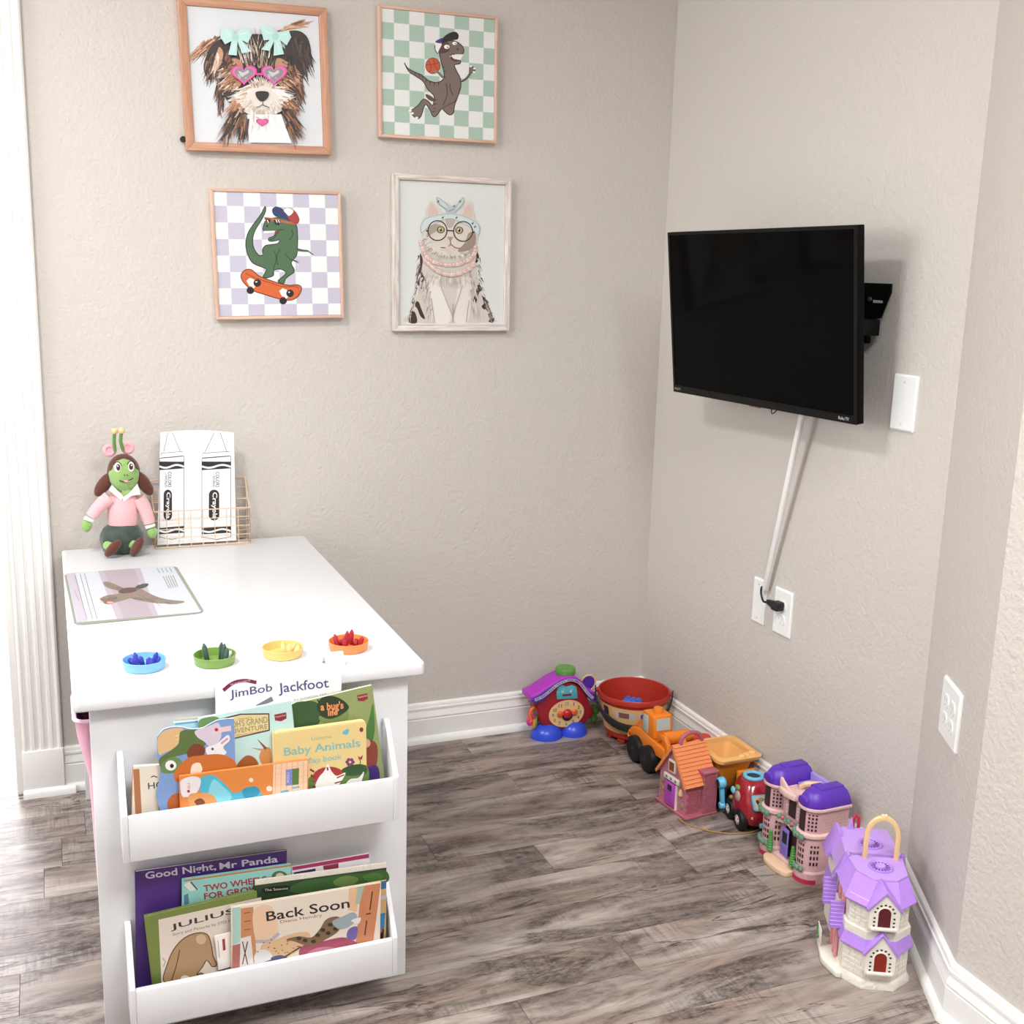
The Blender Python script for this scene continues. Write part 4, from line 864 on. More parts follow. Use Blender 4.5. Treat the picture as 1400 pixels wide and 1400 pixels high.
def fill(ci, cn, col, lab, grp, tips, crop):
    for k, (tx, ty) in enumerate(tips):
        c = CUPC[ci]; ang = rc.uniform(0, 2*PI)
        tip = AT(crop[0]+tx*crop[2], crop[1]+ty*crop[2]-2.5, 1, c.y+rc.uniform(-.012, .018))
        d = Vector((tip.x-c.x, tip.y-c.y, 0)); r = d.length; lim = .024
        base = c+d*min(.75, lim/max(r, 1e-4))+Vector((rc.uniform(-.003, .003), rc.uniform(-.006, .006), .0045))
        if (base-c-Vector((0, 0, .0045))).length > lim: base = c+(base-c)*.85; base.z = ZT+.0045
        t = crayon(cn, col, lab, grp, base, tip); t.scale = (1, 1, min(1.15, (tip-base).length/.06))
fill(0, 'blue', '#3a3fa8', 'deep blue crayon standing in the light blue cup', 'blue crayons in the cup', [(560, 722), (600, 752), (665, 758), (725, 722), (745, 752), (515, 765), (540, 770), (690, 765)], (80, 760, 260/1400))
fill(1, 'dark_green', '#3a5346', 'dark green crayon standing in the green cup', 'dark green crayons in the cup', [(1068, 657), (1200, 650), (1222, 660), (1240, 690)], (80, 760, 260/1400))
fill(1, 'pale_grey', '#dfe3e2', 'pale grey crayon lying at the right rim of the green cup', 'grey crayons in the cup', [(1270, 712)], (80, 760, 260/1400))
fill(2, 'cream', '#ecc98c', 'cream yellow crayon standing in the yellow cup', 'cream crayons in the cup', [(292, 258), (345, 272), (378, 268), (412, 285)], (330, 830, 270/1400))
fill(3, 'red', '#a8212f', 'dark red crayon standing in the orange cup', 'red crayons in the cup', [(660, 205), (752, 182), (783, 172), (858, 222), (690, 240), (725, 218), (820, 235)], (330, 830, 270/1400))
# small folded card at the table's front edge
p = AT(456, 909, 2, ZT)
cdk = thing('folded_card', 'small white folded card standing at the front edge of the table', 'card', (p.x, p.y, ZT+.0003))
MB().prism([(-.020, 0), (-.019, 0), (-.0005, .024), (.0005, .024), (.0195, 0), (.0205, 0), (.0008, .0255), (-.0008, .0255)], -.018, .018, 'yz').build('card_fold', PAP, cdk, smooth=False)

# ------------------------------------------------------------------ books in the two bins
PAGE = mat('page_edges', '#e9e0d2', 0.8, noise=0.06, nscale=200)
def book(label, TL, TR, y, z0, th, cover, crop, hard=False, lean=0.0, spine=None, pages_above=0.0, name='picture_book', width=None, round_=0.0):
    """front cover's top corners as crop pixels on the plane of depth y; stands on the bin floor z0"""
    f = lambda p: AT(crop[0]+p[0]*crop[2], crop[1]+p[1]*crop[2], 1, y)
    a, c = f(TL), f(TR); U = (c-a).normalized(); wd = (c-a).length
    V = Vector((-U.z, 0, U.x)); 
    low = min(a.z, c.z)
    hgt = (a.z-z0)/max(V.z, .3)
    if U.z < 0: hgt = (c.z-z0)/max(V.z, .3)
    xs = [p.x for p in (a, c, a-V*hgt, c-V*hgt)]
    sh = max(0, BX0+.0122+.0025-min(xs)) or min(0, BX1-.0122-max(xs)); a = a+Vector((sh, 0, 0))
    o = a-V*hgt                      # bottom-left of the front cover
    t = thing(name, label, 'book', o); N = Vector((0, -1, 0))
    M = Matrix(((U.x, V.x, 0, o.x), (0, 0, -1, o.y), (U.z, V.z, 0, o.z), (0, 0, 0, 1)))
    cm = mat('cover_'+cover.lstrip('#'), cover, 0.42, noise=0.03)
    sm = mat('cover_'+(spine or cover).lstrip('#'), spine or cover, 0.42, noise=0.03)
    ct = .0022 if hard else .0009; ins = .0025 if hard else .0008
    def slab(x0, x1, y0, y1, z0_, z1_, r=0.0):
        b = MB(M)
        if r: b.prism(rrect(x0, x1, y0, y1, r), z0_, z1_, 'xy')
        else: b.box(x0, x1, y0, y1, z0_, z1_)
        return b
    slab(0, wd, 0, hgt, -ct, 0, round_).build('front_cover', cm, t, world=True, bevel=.0006)
    slab(0, wd, 0, hgt, -th, -th+ct, round_).build('back_cover', cm, t, world=True, bevel=.0006)
    slab(.0008, wd-ins, ins, hgt-ins+pages_above, -th+ct+.0001, -ct-.0001, round_).build('pages', PAGE, t, world=True, smooth=False)
    slab(-ct, 0, 0, hgt, -th, 0).build('spine', sm, t, world=True, bevel=.0006)
    ar = Art(o, N, crop=crop)
    ar.full = [tuple(p) for p in ((0, 0), (1, 0), (1, 1), (0, 1))]
    ar.shift = sh
    def uv(p): return M @ Vector((p[0]*wd, (1-p[1])*hgt, 0))
    return t, ar, uv
def bg(ar, uv, col, r=None):
    m = ar.mapf; ar.mapf = uv
    r = r or (.004, .004, .996, .996); ar.poly([(r[0], r[1]), (r[2], r[1]), (r[2], r[3]), (r[0], r[3])], col); ar.mapf = m
KU = (150, 920, 410/1400); KL = (160, 1150, 400/1400)
ZU, ZL = 0.4046, 0.0736
UB = 'picture books in the upper bin'; LB = 'picture books in the lower bin'
# upper bin, back to front
t, a, uv = book('white storybook with a purple arched title standing behind the other upper books', (496, 32), (1083, -22), -1.1535, ZU, .0060, '#e9e7e8', KU); t['group'] = UB
a.line([(530, 82), (575, 48), (630, 36), (685, 45)], 17, '#7d2547', smooth=True)
a.text('THE ADVENTURES OF', (560, 52), (655, 30), (563, 60), '#e9dfe4')
a.text('JimBob', (560, 82), (758, 48), (562, 130), '#4a5280', .012); a.text('Jackfoot', (785, 48), (1020, 22), (790, 108), '#4a5280', .012)
a.text('by Jonathan Hill', (860, 120), (1010, 92), (862, 134), '#9b98a3'); a.poly([(680, 152), (755, 110), (765, 130), (700, 160)], '#857f8c'); a.build('cover_print', t)
t, a, uv = book('green storybook with an orange title on a dark leaf, right end of the upper bin', (858, 148), (1246, 54), -1.1640, ZU, .0070, '#8f9c62', KU); t['group'] = UB
bg(a, uv, '#93a067'); a.blob([(860, 155), (960, 128), (1010, 160), (1000, 230), (930, 262), (858, 275)], '#3d5a34'); a.blob([(1000, 200), (1120, 170), (1130, 215), (1040, 240)], '#7d9055')
a.blob([(990, 150), (1010, 115), (1060, 105), (1110, 125), (1138, 160), (1100, 195), (1050, 212), (1010, 200), (995, 175)], '#2c3d28'); a.line([(1002, 140), (992, 122)], 7, '#2c3d28')
a.text("a bug's", (1005, 138), (1112, 128), (1007, 185), '#e9935a', .03); a.text('life', (1040, 172), (1085, 166), (1041, 200), '#e9935a', .03)
a.poly([(1176, 102), (1224, 92), (1226, 118), (1205, 130), (1180, 128)], '#8f2a31'); a.text('Wonderful World', (1180, 108), (1222, 99), (1181, 116), '#e9d9c9')
a.blob([(1215, 280), (1235, 200), (1250, 140), (1258, 260), (1240, 330)], '#4f7a3c'); a.blob([(1205, 330), (1240, 310), (1270, 340), (1265, 430), (1225, 470), (1200, 420)], '#8f4233'); a.blob([(1200, 470), (1240, 430), (1275, 440), (1275, 520), (1205, 530)], '#4a2f7d'); a.ell((1220, 325), 18, 20, '#d9b08c')
a.build('cover_print', t)
t, a, uv = book('thin pale blue book peeping out behind the die-cut book', (298, 232), (440, 218), -1.1600, ZU, .0050, '#a9cbd4', KU); t['group'] = UB
a.line([(305, 240), (410, 228)], 8, '#6fa3c2'); a.line([(300, 215), (420, 205)], 6, '#efe3c8'); a.build('cover_print', t)
t, a, uv = book('aqua storybook with a tan title plaque behind the yellow board book', (415, 212), (848, 128), -1.1705, ZU, .0060, '#bfe0dc', KU); t['group'] = UB
bg(a, uv, '#c5e4e0'); a.blob([(420, 220), (500, 205), (520, 250), (440, 300), (418, 280)], '#6b8f5a')
a.poly([(480, 222), (610, 190), (745, 188), (748, 270), (585, 308), (480, 320)], '#3d3a2c'); a.poly([(486, 228), (612, 196), (740, 194), (742, 265), (585, 302), (486, 312)], '#e3cf9a')
a.text("Disney's", (600, 212), (660, 202), (602, 224), '#9b4f33'); a.text("POOH'S GRAND", (530, 232), (735, 202), (533, 262), '#8d8a5c', .01); a.text('ADVENTURE', (545, 266), (735, 238), (547, 288), '#8d8a5c', .01); a.text('The Search for Christopher Robin', (590, 290), (735, 264), (591, 297), '#8f5a33')
a.poly([(768, 195), (824, 184), (826, 212), (800, 226), (772, 222)], '#8f2a31'); a.text('Wonderful World', (773, 202), (820, 193), (774, 210), '#e9d9c9')
a.blob([(600, 420), (640, 385), (680, 400), (690, 440), (600, 445)], '#a6602f'); a.blob([(700, 380), (720, 350), (750, 355), (755, 420), (720, 430), (700, 405)], '#cf8f55'); a.line([(730, 355), (690, 310)], 14, '#8d4a3f', True); a.line([(715, 360), (660, 350)], 12, '#c99a78', True); a.ell((790, 300), 40, 30, '#d5d0e0')
a.build('cover_print', t)
t, a, uv = book('cream book with a brown spine at the left end of the upper bin', (76, 442), (330, 424), -1.1700, ZU, .0070, '#e6dccb', KU, spine='#b5764e'); t['group'] = UB
bg(a, uv, '#e6dccb'); a.poly([(76, 455), (105, 452), (118, 690), (88, 695)], '#b5764e'); a.text('HOME', (145, 518), (290, 500), (147, 548), '#3d4548', .01); a.line([(160, 492), (172, 486), (190, 492)], 5, '#3d4548', smooth=True)
a.blob([(200, 600), (230, 570), (245, 640), (240, 690), (200, 660)], '#7d8a6c'); a.build('cover_print', t)
t, a, uv = book('chunky yellow board book with turquoise title standing in the upper bin', (766, 278), (1197, 219), -1.1800, ZU, .0085, '#e6cd8d', KU, hard=True, round_=.010); t['group'] = UB
bg(a, uv, '#e6cd8d', (.01, .02, .985, .98)); a.text('Usborne', (942, 300), (1035, 288), (943, 316), '#a9a184')
a.text('Baby Animals', (812, 350), (1168, 306), (816, 400), '#86b9b3', .018); a.text('flap book', (925, 398), (1082, 376), (928, 432), '#86b9b3', .012)
a.blob([(1085, 280), (1110, 262), (1118, 272), (1105, 290)], '#6fb4d4'); a.ell((1175, 265), 9, 11, '#8d2a3c'); 
for k in range(6): a.ell((1122+14*math.cos(k*1.05), 416+12*math.sin(k*1.05)), 8, 8, '#7a3b78')
a.ell((1122, 416), 6, 6, '#e6cd8d'); a.poly([(1158, 385), (1168, 395), (1182, 382), (1178, 404), (1162, 404)], '#b3283c'); a.line([(1169, 404), (1170, 425), (1158, 430)], 5, '#5a7a3a')
a.blob([(930, 555), (930, 490), (990, 470), (1100, 460), (1196, 430), (1197, 525), (1050, 548)], '#5d7d3c'); a.blob([(1080, 455), (1130, 430), (1190, 430), (1196, 470), (1110, 480)], '#33522c')
a.ell((1020, 480), 72, 42, '#a83236', rot=-.1); a.blob([(960, 540), (975, 490), (1000, 460), (1018, 425), (1035, 458), (1060, 480), (1100, 465), (1085, 500), (1060, 530), (1020, 548)], '#f2efe8'); a.line([(1016, 440), (1018, 455)], 8, '#8d2a3c'); a.line([(1060, 490), (1095, 475)], 6, '#8d2a3c'); a.line([(1050, 515), (1085, 505)], 6, '#8d2a3c')
for k in range(4): a.line([(935+k*4, 450+k*26), (955+k*2, 462+k*24)], 9, '#8d2a3c')
a.blob([(1105, 515), (1125, 495), (1160, 490), (1180, 470), (1178, 500), (1165, 520), (1120, 535)], '#e9e6e4'); a.line([(1178, 490), (1185, 462)], 6, '#e9e6e4')
a.build('cover_print', t)
# die-cut animal book
yq = -1.1780
KUf = lambda x, y: AT(KU[0]+x*KU[2], KU[1]+y*KU[2], 1, yq)
outl = spline([(222, 300), (250, 265), (300, 252), (345, 255), (380, 262), (430, 258), (465, 240), (500, 222), (540, 215)], 4, False)+[(580, 213), (584, 330), (588, 470), (592, 700), (245, 735)]+spline([(240, 660), (226, 610), (218, 560), (232, 500), (235, 450), (222, 390)], 4, False)
t = thing('board_book', 'die-cut board book of colourful cartoon animals leaning in the upper bin', 'book', KUf(400, 700), 0, UB)
pts = [KUf(*p) for p in outl]; pts = [(p.x, max(p.z, ZU)) for p in pts]
MB().prism(pts, yq, yq+.0012, 'xz').build('front_cover', mat('cover_blue_card', '#7f9ed0', .45), t, world=True, smooth=False)
MB().prism([(p[0]+.0005, p[1]-.0006 if p[1] > ZU+.003 else p[1]) for p in pts], yq+.0013, yq+.0050, 'xz').build('pages', PAGE, t, world=True, smooth=False)
a = Art((0, yq, 0), (0, -1, 0), crop=KU)
a.blob([(225, 310), (255, 270), (330, 258), (365, 290), (330, 340), (260, 370), (230, 380)], '#e0b884')
for k in range(5): a.line([(335+k*6, 285+k*14), (300+k*2, 300+k*16)], 9, '#edd3a8', True)
a.blob([(330, 275), (380, 265), (440, 270), (450, 330), (410, 360), (350, 380), (280, 400), (240, 440), (232, 400), (280, 365), (320, 330)], '#5d7340'); a.blob([(245, 420), (300, 390), (340, 420), (320, 460), (270, 470), (240, 460)], '#6c8a52'); a.ell((285, 432), 26, 24, '#f1efe9'); a.ell((290, 434), 9, 10, '#241d1b')
a.blob([(360, 370), (400, 330), (445, 350), (430, 400), (380, 410)], '#7a3f22')
a.blob([(400, 270), (470, 245), (510, 235), (520, 300), (480, 350), (440, 320), (410, 300)], '#d8c9d6'); a.poly([(480, 262), (565, 245), (568, 270), (484, 282)], '#ecc9cf'); a.ell((498, 265), 9, 8, '#b3283c')
a.blob([(450, 350), (500, 330), (550, 290), (560, 315), (530, 345), (545, 375), (500, 390), (460, 385)], '#efeaec'); a.line([(520, 330), (552, 305)], 10, '#d99aa8'); a.ell((480, 355), 6, 6, '#34405a')
a.blob([(360, 400), (430, 385), (520, 380), (582, 410), (584, 455), (480, 470), (380, 490), (320, 510), (300, 470)], '#c9702f'); a.blob([(385, 430), (420, 420), (430, 460), (380, 480)], '#efe0cd')
a.blob([(270, 600), (300, 565), (350, 570), (355, 640), (310, 655), (275, 635)], '#b8622b'); a.build('cover_print', t)
# orange board book in front
t, a, uv = book('orange board book with a blue furry shape at the front of the upper bin', (330, 482), (926, 404), -1.1868, ZU, .0055, '#d9803c', KU, hard=True); t['group'] = UB
bg(a, uv, '#de8740'); a.poly([(764, 428), (924, 407), (920, 590), (760, 610)], '#f0c9a8')
for k in range(6): a.line([(775+k*26, 428-k*3), (772+k*26, 600-k*3)], 4, '#e3ad88'); 
for k in range(6): a.line([(764, 450+k*26), (922, 428+k*26)], 3, '#e9bb98')
a.poly([(822, 452), (884, 444), (882, 520), (822, 527)], '#7d86c9'); a.poly([(852, 448), (884, 444), (882, 520), (852, 524)], '#5d7a3f'); a.text('LOOK', (826, 465), (826, 515), (838, 465)[0:2], '#d9dcf0')
for x in (800, 850):
    for y in (555, 575): a.line([(x, y-(x-800)*.35), (x+36, y-6-(x-800)*.35)], 9, '#58b0c9')
a.blob([(415, 500), (480, 478), (540, 520), (580, 560), (650, 540), (700, 560), (740, 600), (600, 640), (440, 650), (430, 580)], '#4fb3cb'); a.blob([(480, 500), (530, 530), (570, 580), (520, 620), (460, 600)], '#86d0de'); a.blob([(620, 545), (680, 530), (700, 560), (640, 590)], '#2f92b3')
a.blob([(335, 500), (390, 482), (425, 500), (405, 560), (345, 580), (330, 540)], '#e9dfe0'); a.ell((368, 552), 7, 7, '#b3283c'); a.text('Lift', (362, 515), (364, 542), (374, 515), '#b06a72')
a.blob([(370, 570), (430, 560), (480, 570), (500, 610), (450, 640), (380, 635)], '#e09b5d'); a.blob([(395, 600), (425, 585), (445, 605), (420, 625)], '#7a4526'); a.ell((660, 500), 11, 10, '#f0dcc9'); a.ell((745, 540), 14, 13, '#f0dcc9')
a.build('cover_print', t)

# lower bin, back to front
t, a, uv = book('tall purple picture book titled in white at the left of the lower bin', (66, 150), (793, 48), -1.1420, ZL, .0060, '#4c2a78', KL); t['group'] = LB
bg(a, uv, '#4f2d7c'); a.text('Good Night,', (112, 152), (452, 106), (116, 196), '#e4ddec', .02); a.text('Mr Panda', (468, 108), (748, 72), (471, 140), '#e4ddec', .02); a.build('cover_print', t)
t, a, uv = book('slim magenta topped book behind the dark green book in the lower bin', (838, 128), (1208, 62), -1.1500, ZL, .0060, '#d8d3d6', KL); t['group'] = LB
a.poly([(838, 124), (1206, 60), (1206, 80), (840, 140)], '#a02c5c'); a.poly([(845, 150), (950, 130), (950, 175), (848, 185)], '#3f3360'); a.poly([(985, 118), (1060, 105), (1060, 130), (990, 142)], '#8c3a4f'); a.build('cover_print', t)
t, a, uv = book('aqua storybook with a red two-line title in the lower bin', (317, 185), (833, 112), -1.1535, ZL, .0075, '#8fc9c4', KL, hard=True); t['group'] = LB
bg(a, uv, '#93ccc6'); a.line([(320, 190), (832, 116)], 8, '#b9803f'); a.text('TWO WHEELS', (412, 212), (714, 166), (416, 242), '#a3343a', .03); a.text('FOR GROVER', (414, 250), (716, 204), (418, 280), '#a3343a', .03)
a.ell((778, 170), 38, 28, '#4c6b3c'); a.ell((780, 172), 22, 20, '#d9cbb5'); a.poly([(320, 210), (350, 192), (392, 230), (350, 240)], '#dcdad2'); a.line([(352, 195), (385, 232)], 7, '#3d4a4f'); a.poly([(320, 260), (340, 250), (345, 300), (322, 305)], '#5c7f9b'); a.build('cover_print', t)
t, a, uv = book('dark green book with a leafy cover and small black title label', (663, 212), (1294, 126), -1.1630, ZL, .0070, '#2f4a2c', KL, pages_above=.010); t['group'] = LB
bg(a, uv, '#2c4629'); a.blob([(820, 230), (900, 190), (1000, 175), (1100, 160), (1200, 150), (1290, 140), (1290, 200), (1100, 220), (900, 250)], '#3f6233'); a.blob([(1040, 190), (1100, 165), (1160, 180), (1120, 215), (1060, 215)], '#6a8a48'); a.blob([(1180, 170), (1240, 150), (1280, 170), (1230, 200)], '#4f7a3a')
a.blob([(700, 232), (712, 220), (820, 212), (832, 224), (820, 236), (712, 248)], '#141513', 2); a.text('The Seasons', (710, 228), (822, 218), (711, 240), '#d9d9d2'); a.build('cover_print', t)
t, a, uv = book('olive green clothbound book with a brown ape-like animal on its cream cover', (136, 362), (668, 238), -1.1690, ZL, .0085, '#71803f', KL, hard=True); t['group'] = LB
a.poly([(198, 376), (690, 268), (700, 640), (215, 730)], '#e2d5c8')
a.text('JULIUS', (254, 400), (560, 318), (258, 434), '#3d3230', .012); a.text('Story and Pictures by SYD HOFF', (265, 440), (590, 362), (267, 458), '#6f625c')
a.oblob([(220, 665), (240, 590), (270, 520), (320, 465), (380, 440), (430, 445), (450, 490), (460, 550), (478, 590), (455, 600), (430, 570), (410, 600), (380, 640), (400, 630), (410, 640), (350, 660), (290, 685), (255, 680)], '#b08d68', '#5b4230', 5, 3)
a.line([(300, 520), (285, 590), (260, 670)], 5, '#5b4230', smooth=True); a.ell((402, 470), 24, 24, '#cdb08f'); a.ell((325, 655), 20, 13, '#e9ddcf'); a.blob([(410, 650), (470, 628), (480, 645), (420, 668)], '#8a8a55'); a.line([(218, 560), (232, 575), (222, 600)], 4, '#8a8a7a'); a.build('cover_print', t)
t, a, uv = book('small cream card booklet between the ape book and the front storybook', (468, 456), (560, 432), -1.1765, ZL, .0030, '#e9e2da', KL, name='booklet'); t['group'] = LB
a.poly([(503, 470), (516, 466), (520, 520), (507, 525)], '#a33a38'); a.line([(482, 475), (490, 560)], 3, '#8d857d'); a.line([(485, 622), (545, 605)], 8, '#4a423d'); a.build('cover_print', t)
t, a, uv = book('tan and blue patterned book at the right end of the lower bin', (1130, 215), (1289, 186), -1.1735, ZL, .0030, '#c9a268', KL); t['group'] = LB
bg(a, uv, '#cda76e'); a.poly([(1262, 195), (1289, 188), (1288, 225), (1262, 232)], '#2f6b9b'); a.poly([(1245, 350), (1284, 342), (1278, 420), (1240, 430)], '#2f7fae'); a.poly([(1240, 430), (1278, 420), (1274, 470), (1236, 480)], '#2c2724'); a.ell((1256, 428), 14, 12, '#c06a2f'); a.poly([(1258, 262), (1288, 256), (1287, 275), (1256, 282)], '#b9bcc0'); a.build('cover_print', t)
t, a, uv = book('large cream picture book with a black serif title at the front of the lower bin', (552, 318), (1264, 198), -1.1865, ZL, .0075, '#dccdbb', KL, hard=True, pages_above=0); t['group'] = LB
bg(a, uv, '#e3d6c6'); a.poly([(552, 320), (590, 314), (590, 480), (555, 500)], '#a9cdc4'); a.poly([(552, 500), (590, 490), (586, 640), (548, 660)], '#b06a62'); a.poly([(592, 322), (652, 314), (668, 560), (650, 590), (592, 470)], '#c68a60'); a.poly([(590, 465), (640, 452), (655, 600), (590, 620)], '#dcd6d2')
a.line([(600, 480), (625, 590)], 5, '#3d3735'); a.line([(625, 480), (600, 590)], 5, '#3d3735')
for k in range(3): a.line([(608, 345+k*40), (640, 340+k*40)], 4, '#8a5230'); 
a.poly([(1170, 215), (1262, 200), (1225, 490), (1140, 505)], '#c7835c'); a.poly([(1110, 225), (1170, 215), (1145, 340), (1105, 330)], '#e0b892'); a.poly([(1150, 218), (1185, 212), (1160, 300), (1140, 300)], '#a9b3a2')
for p in ([(1222, 240), (1210, 330)], [(1215, 345), (1190, 350)], [(1195, 380), (1185, 450)]): a.line(p, 6, '#5b3522')
a.blob([(655, 330), (740, 315), (770, 440), (700, 470), (660, 460)], '#e6c3a2'); a.line([(662, 480), (730, 475), (775, 440)], 16, '#b7afb8', smooth=True); a.blob([(690, 500), (760, 470), (850, 440), (920, 440), (900, 500), (800, 560), (700, 570)], '#d9b48c')
a.text('Back Soon', (712, 338), (1110, 272), (716, 384), '#2a2321', .012); a.text('Diana Hendry', (780, 380), (980, 346), (783, 398), '#a3654f')
a.blob([(870, 540), (890, 500), (980, 480), (1080, 460), (1140, 480), (1150, 505), (1050, 520), (960, 530), (900, 560)], '#a34a62'); a.blob([(900, 545), (960, 510), (1040, 510), (980, 540)], '#c47a8d')
a.blob([(810, 470), (870, 455), (930, 460), (970, 420), (1000, 375), (1050, 360), (1080, 380), (1060, 430), (1000, 470), (940, 500), (890, 495), (850, 480)], '#7d6348')
for x, y in ((900, 475), (940, 480), (960, 450), (985, 425), (1010, 440), (1020, 400), (1045, 420), (870, 465), (1050, 385)): a.ell((x, y), 12, 9, '#3a2c22', 10)
a.blob([(1030, 385), (1080, 360), (1130, 340), (1150, 370), (1110, 410), (1060, 420)], '#9aa8ad'); a.blob([(1110, 420), (1150, 410), (1140, 470), (1100, 460)], '#6f62a3'); a.blob([(1120, 380), (1165, 365), (1155, 395)], '#e6e2da')
a.ell((700, 560), 45, 42, '#dcd9dc'); a.blob([(690, 590), (740, 565), (800, 560), (790, 590), (740, 600)], '#7a4a33'); a.blob([(735, 560), (780, 545), (815, 560), (770, 585)], '#4a5578'); a.line([(800, 555), (880, 505)], 7, '#4a3a2c')
a.rng = random.Random(3)
for _ in range(26): x = a.rng.uniform(670, 900); a.ell((x, a.rng.uniform(470, 540)), 4, 3, '#8a5a3c', 6)
a.build('cover_print', t)

# ------------------------------------------------------------------ toys along the wall
def zrot(v): return math.atan2(v[1], v[0])
# -- clock house
ck = thing('toy_clock_house', 'red toy house with a clock face, purple roof and blue feet', 'toy', (-0.328, -0.085, 0))
KC = dict(parent=ck, world=True)
KK = (715, 900, 120/1400)
def CK(x, y, d): return AT(KK[0]+x*KK[2], KK[1]+y*KK[2], 1, d)
def CKp(pts, d): return [(p.x, p.z) for p in (CK(x, y, d) for x, y in pts)]
RED = plas('toy_red', '#9c1f2b', .4); MAG = plas('toy_magenta', '#b52fc0', .35); PUR = plas('toy_violet', '#5a35a8', .35); BLU = plas('toy_blue', '#3550d8', .3); GR2 = plas('toy_green', '#5f9a45', .4); ORG = plas('toy_orange', '#e0662a', .4)
MB().prism(CKp(spline([(215, 720), (280, 980), (330, 1075), (650, 1150), (950, 1060), (1050, 960), (1085, 900), (1060, 690), (900, 420), (700, 360), (500, 430), (350, 600)], 4), -.105), -.105, -.040, 'xz').build('body', RED, bevel=.006, **KC)
rf = spline([(120, 620), (150, 560), (300, 400), (470, 240), (600, 225), (700, 235), (830, 240), (950, 340), (1100, 480), (1190, 560)], 4, False)
under = spline([(1140, 690), (1060, 650), (960, 500), (880, 400), (740, 345), (600, 370), (480, 500), (330, 660), (210, 715), (130, 690)], 4, False)
rf = [(x, y-26) for x, y in spline([(125, 640), (250, 580), (400, 480), (560, 380), (700, 322), (840, 325), (940, 390), (1040, 520), (1185, 590)], 4, False)]
MB().prism(CKp(rf+under, -.112), -.112, -.038, 'xz').build('roof', MAG, bevel=.005, **KC)
trim_o = spline([(125, 640), (250, 580), (400, 480), (560, 380), (700, 322), (840, 325), (940, 390), (1040, 520), (1185, 590)], 4, False)
MB().prism(CKp(trim_o+under, -.1135), -.1165, -.1122, 'xz').build('roof_trim', PUR, bevel=.001, **KC)
a = Art((0, -.1166, 0), (0, -1, 0), crop=KK)
st = spline([(190, 665), (300, 620), (420, 530), (560, 420), (720, 350), (840, 360), (930, 420), (1010, 530), (1120, 640)], 5, False)
a.line(st, 46, '#b9b6dc'); cols = ['#b0303a', '#3d8a4a', '#e0a03a', '#4a58b8', '#8a3fa0']
for k, p in enumerate(st[2:-1]): a.ell(p, 11, 13, cols[k % 5], 8)
a.build('trim_print', ck)
p = CK(676, 200, -.075); MB().lathe([(.031, 0), (.032, .003), (.032, .018), (.029, .022)], 24, (p.x, p.y, p.z-.010)).build('top_knob', GR2, **KC)
for cx, r in ((425, .052), (840, .047)):
    q = CK(cx, 1250, -.115); b = MB(); b.ell((q.x, -.090, .0003), (r, .046, .046), 24, 7, 0, 90); ft = b.build('foot', BLU, **KC)
# clock face
d0 = CK(692, 880, -.1065); RX, RZ = .0600, .0440
b = MB(); n = 40
b.loft([[(d0.x+RX*math.cos(2*PI*i/n), -.1045, d0.z+RZ*math.sin(2*PI*i/n)) for i in range(n)], [(d0.x+RX*math.cos(2*PI*i/n), -.1090, d0.z+RZ*math.sin(2*PI*i/n)) for i in range(n)]]); fc = b.build('clock_face', plas('clock_cream', '#e9c489', .5), **KC)
a = Art((0, -.1091, 0), (0, -1, 0), mapf=lambda p: Vector((d0.x+p[0], -.1091, d0.z+p[1])))
nc = ['#8a3fa0', '#5a4a3a', '#2f8fbf', '#5a4a3a', '#4a58b8', '#2f8fbf', '#4a58b8', '#d06a30', '#2f8fbf', '#7a6a4a', '#6a5a9a', '#2f9fc0']
for k in range(12):
    t_ = math.radians(90-30*(k+1)); x, y = .047*math.cos(t_), .0335*math.sin(t_); s_ = .0044 if k < 9 else .0074; s_ = .0022 if k == 0 else s_; a.text(str(k+1), (x-s_*.8, y+.0058), (x+s_*.8, y+.0058), (x-s_*.8, y-.0058), nc[k], .03)
a.build('numerals', fc)
b = MB(); b.cyl((d0.x+.002, -.109, d0.z-.004), .018, -.004, 20, 'y'); b.build('clock_hub_ring', plas('toy_dark', '#2a1a20', .4), **KC)
b = MB(); b.ell((d0.x+.0005, -.113, d0.z+.001), (.0155, .011, .0155), 18, 10); b.build('clock_hub', plas('hub_red', '#c2222c', .25), **KC)
for dx, dz in ((-.024, .003), (.026, .003)):
    b = MB(); b.ell((d0.x+dx, -.113, d0.z+dz), (.0105, .005, .0105), 14, 8); b.tube([(d0.x, -.112, d0.z), (d0.x+dx, -.112, d0.z+dz)], .004, 8); b.build('clock_hand', ORG, **KC)
MB().prism(CKp([(545, 655), (535, 540), (565, 460), (630, 425), (660, 440), (700, 455), (745, 440), (780, 425), (845, 450), (862, 520), (870, 640)], -.1075), -.1090, -.1040, 'xz').build('blue_window', plas('toy_aqua', '#56b4c6', .35), bevel=.001, **KC)
a = Art((0, -.1092, 0), (0, -1, 0), crop=KK); a.poly([(628, 575), (770, 565), (770, 600), (628, 608)], '#8f2430'); a.ell((630, 535), 20, 16, '#dcd8a0', 12); a.line([(648, 535), (650, 490), (668, 500)], 8, '#dcd8a0'); a.ell((762, 528), 16, 13, '#e9e4c4', 12); a.line([(776, 526), (780, 488), (798, 498)], 8, '#e9e4c4'); a.build('window_print', ck)
b = MB(); b.torus((CK(1050, 400, -.06).x, -.055, CK(1050, 400, -.06).z), .0255, .003, 24, 8, 'y'); pr_ = b.build('moon_rim', plas('toy_cream', '#e6c08c', .4), **KC)
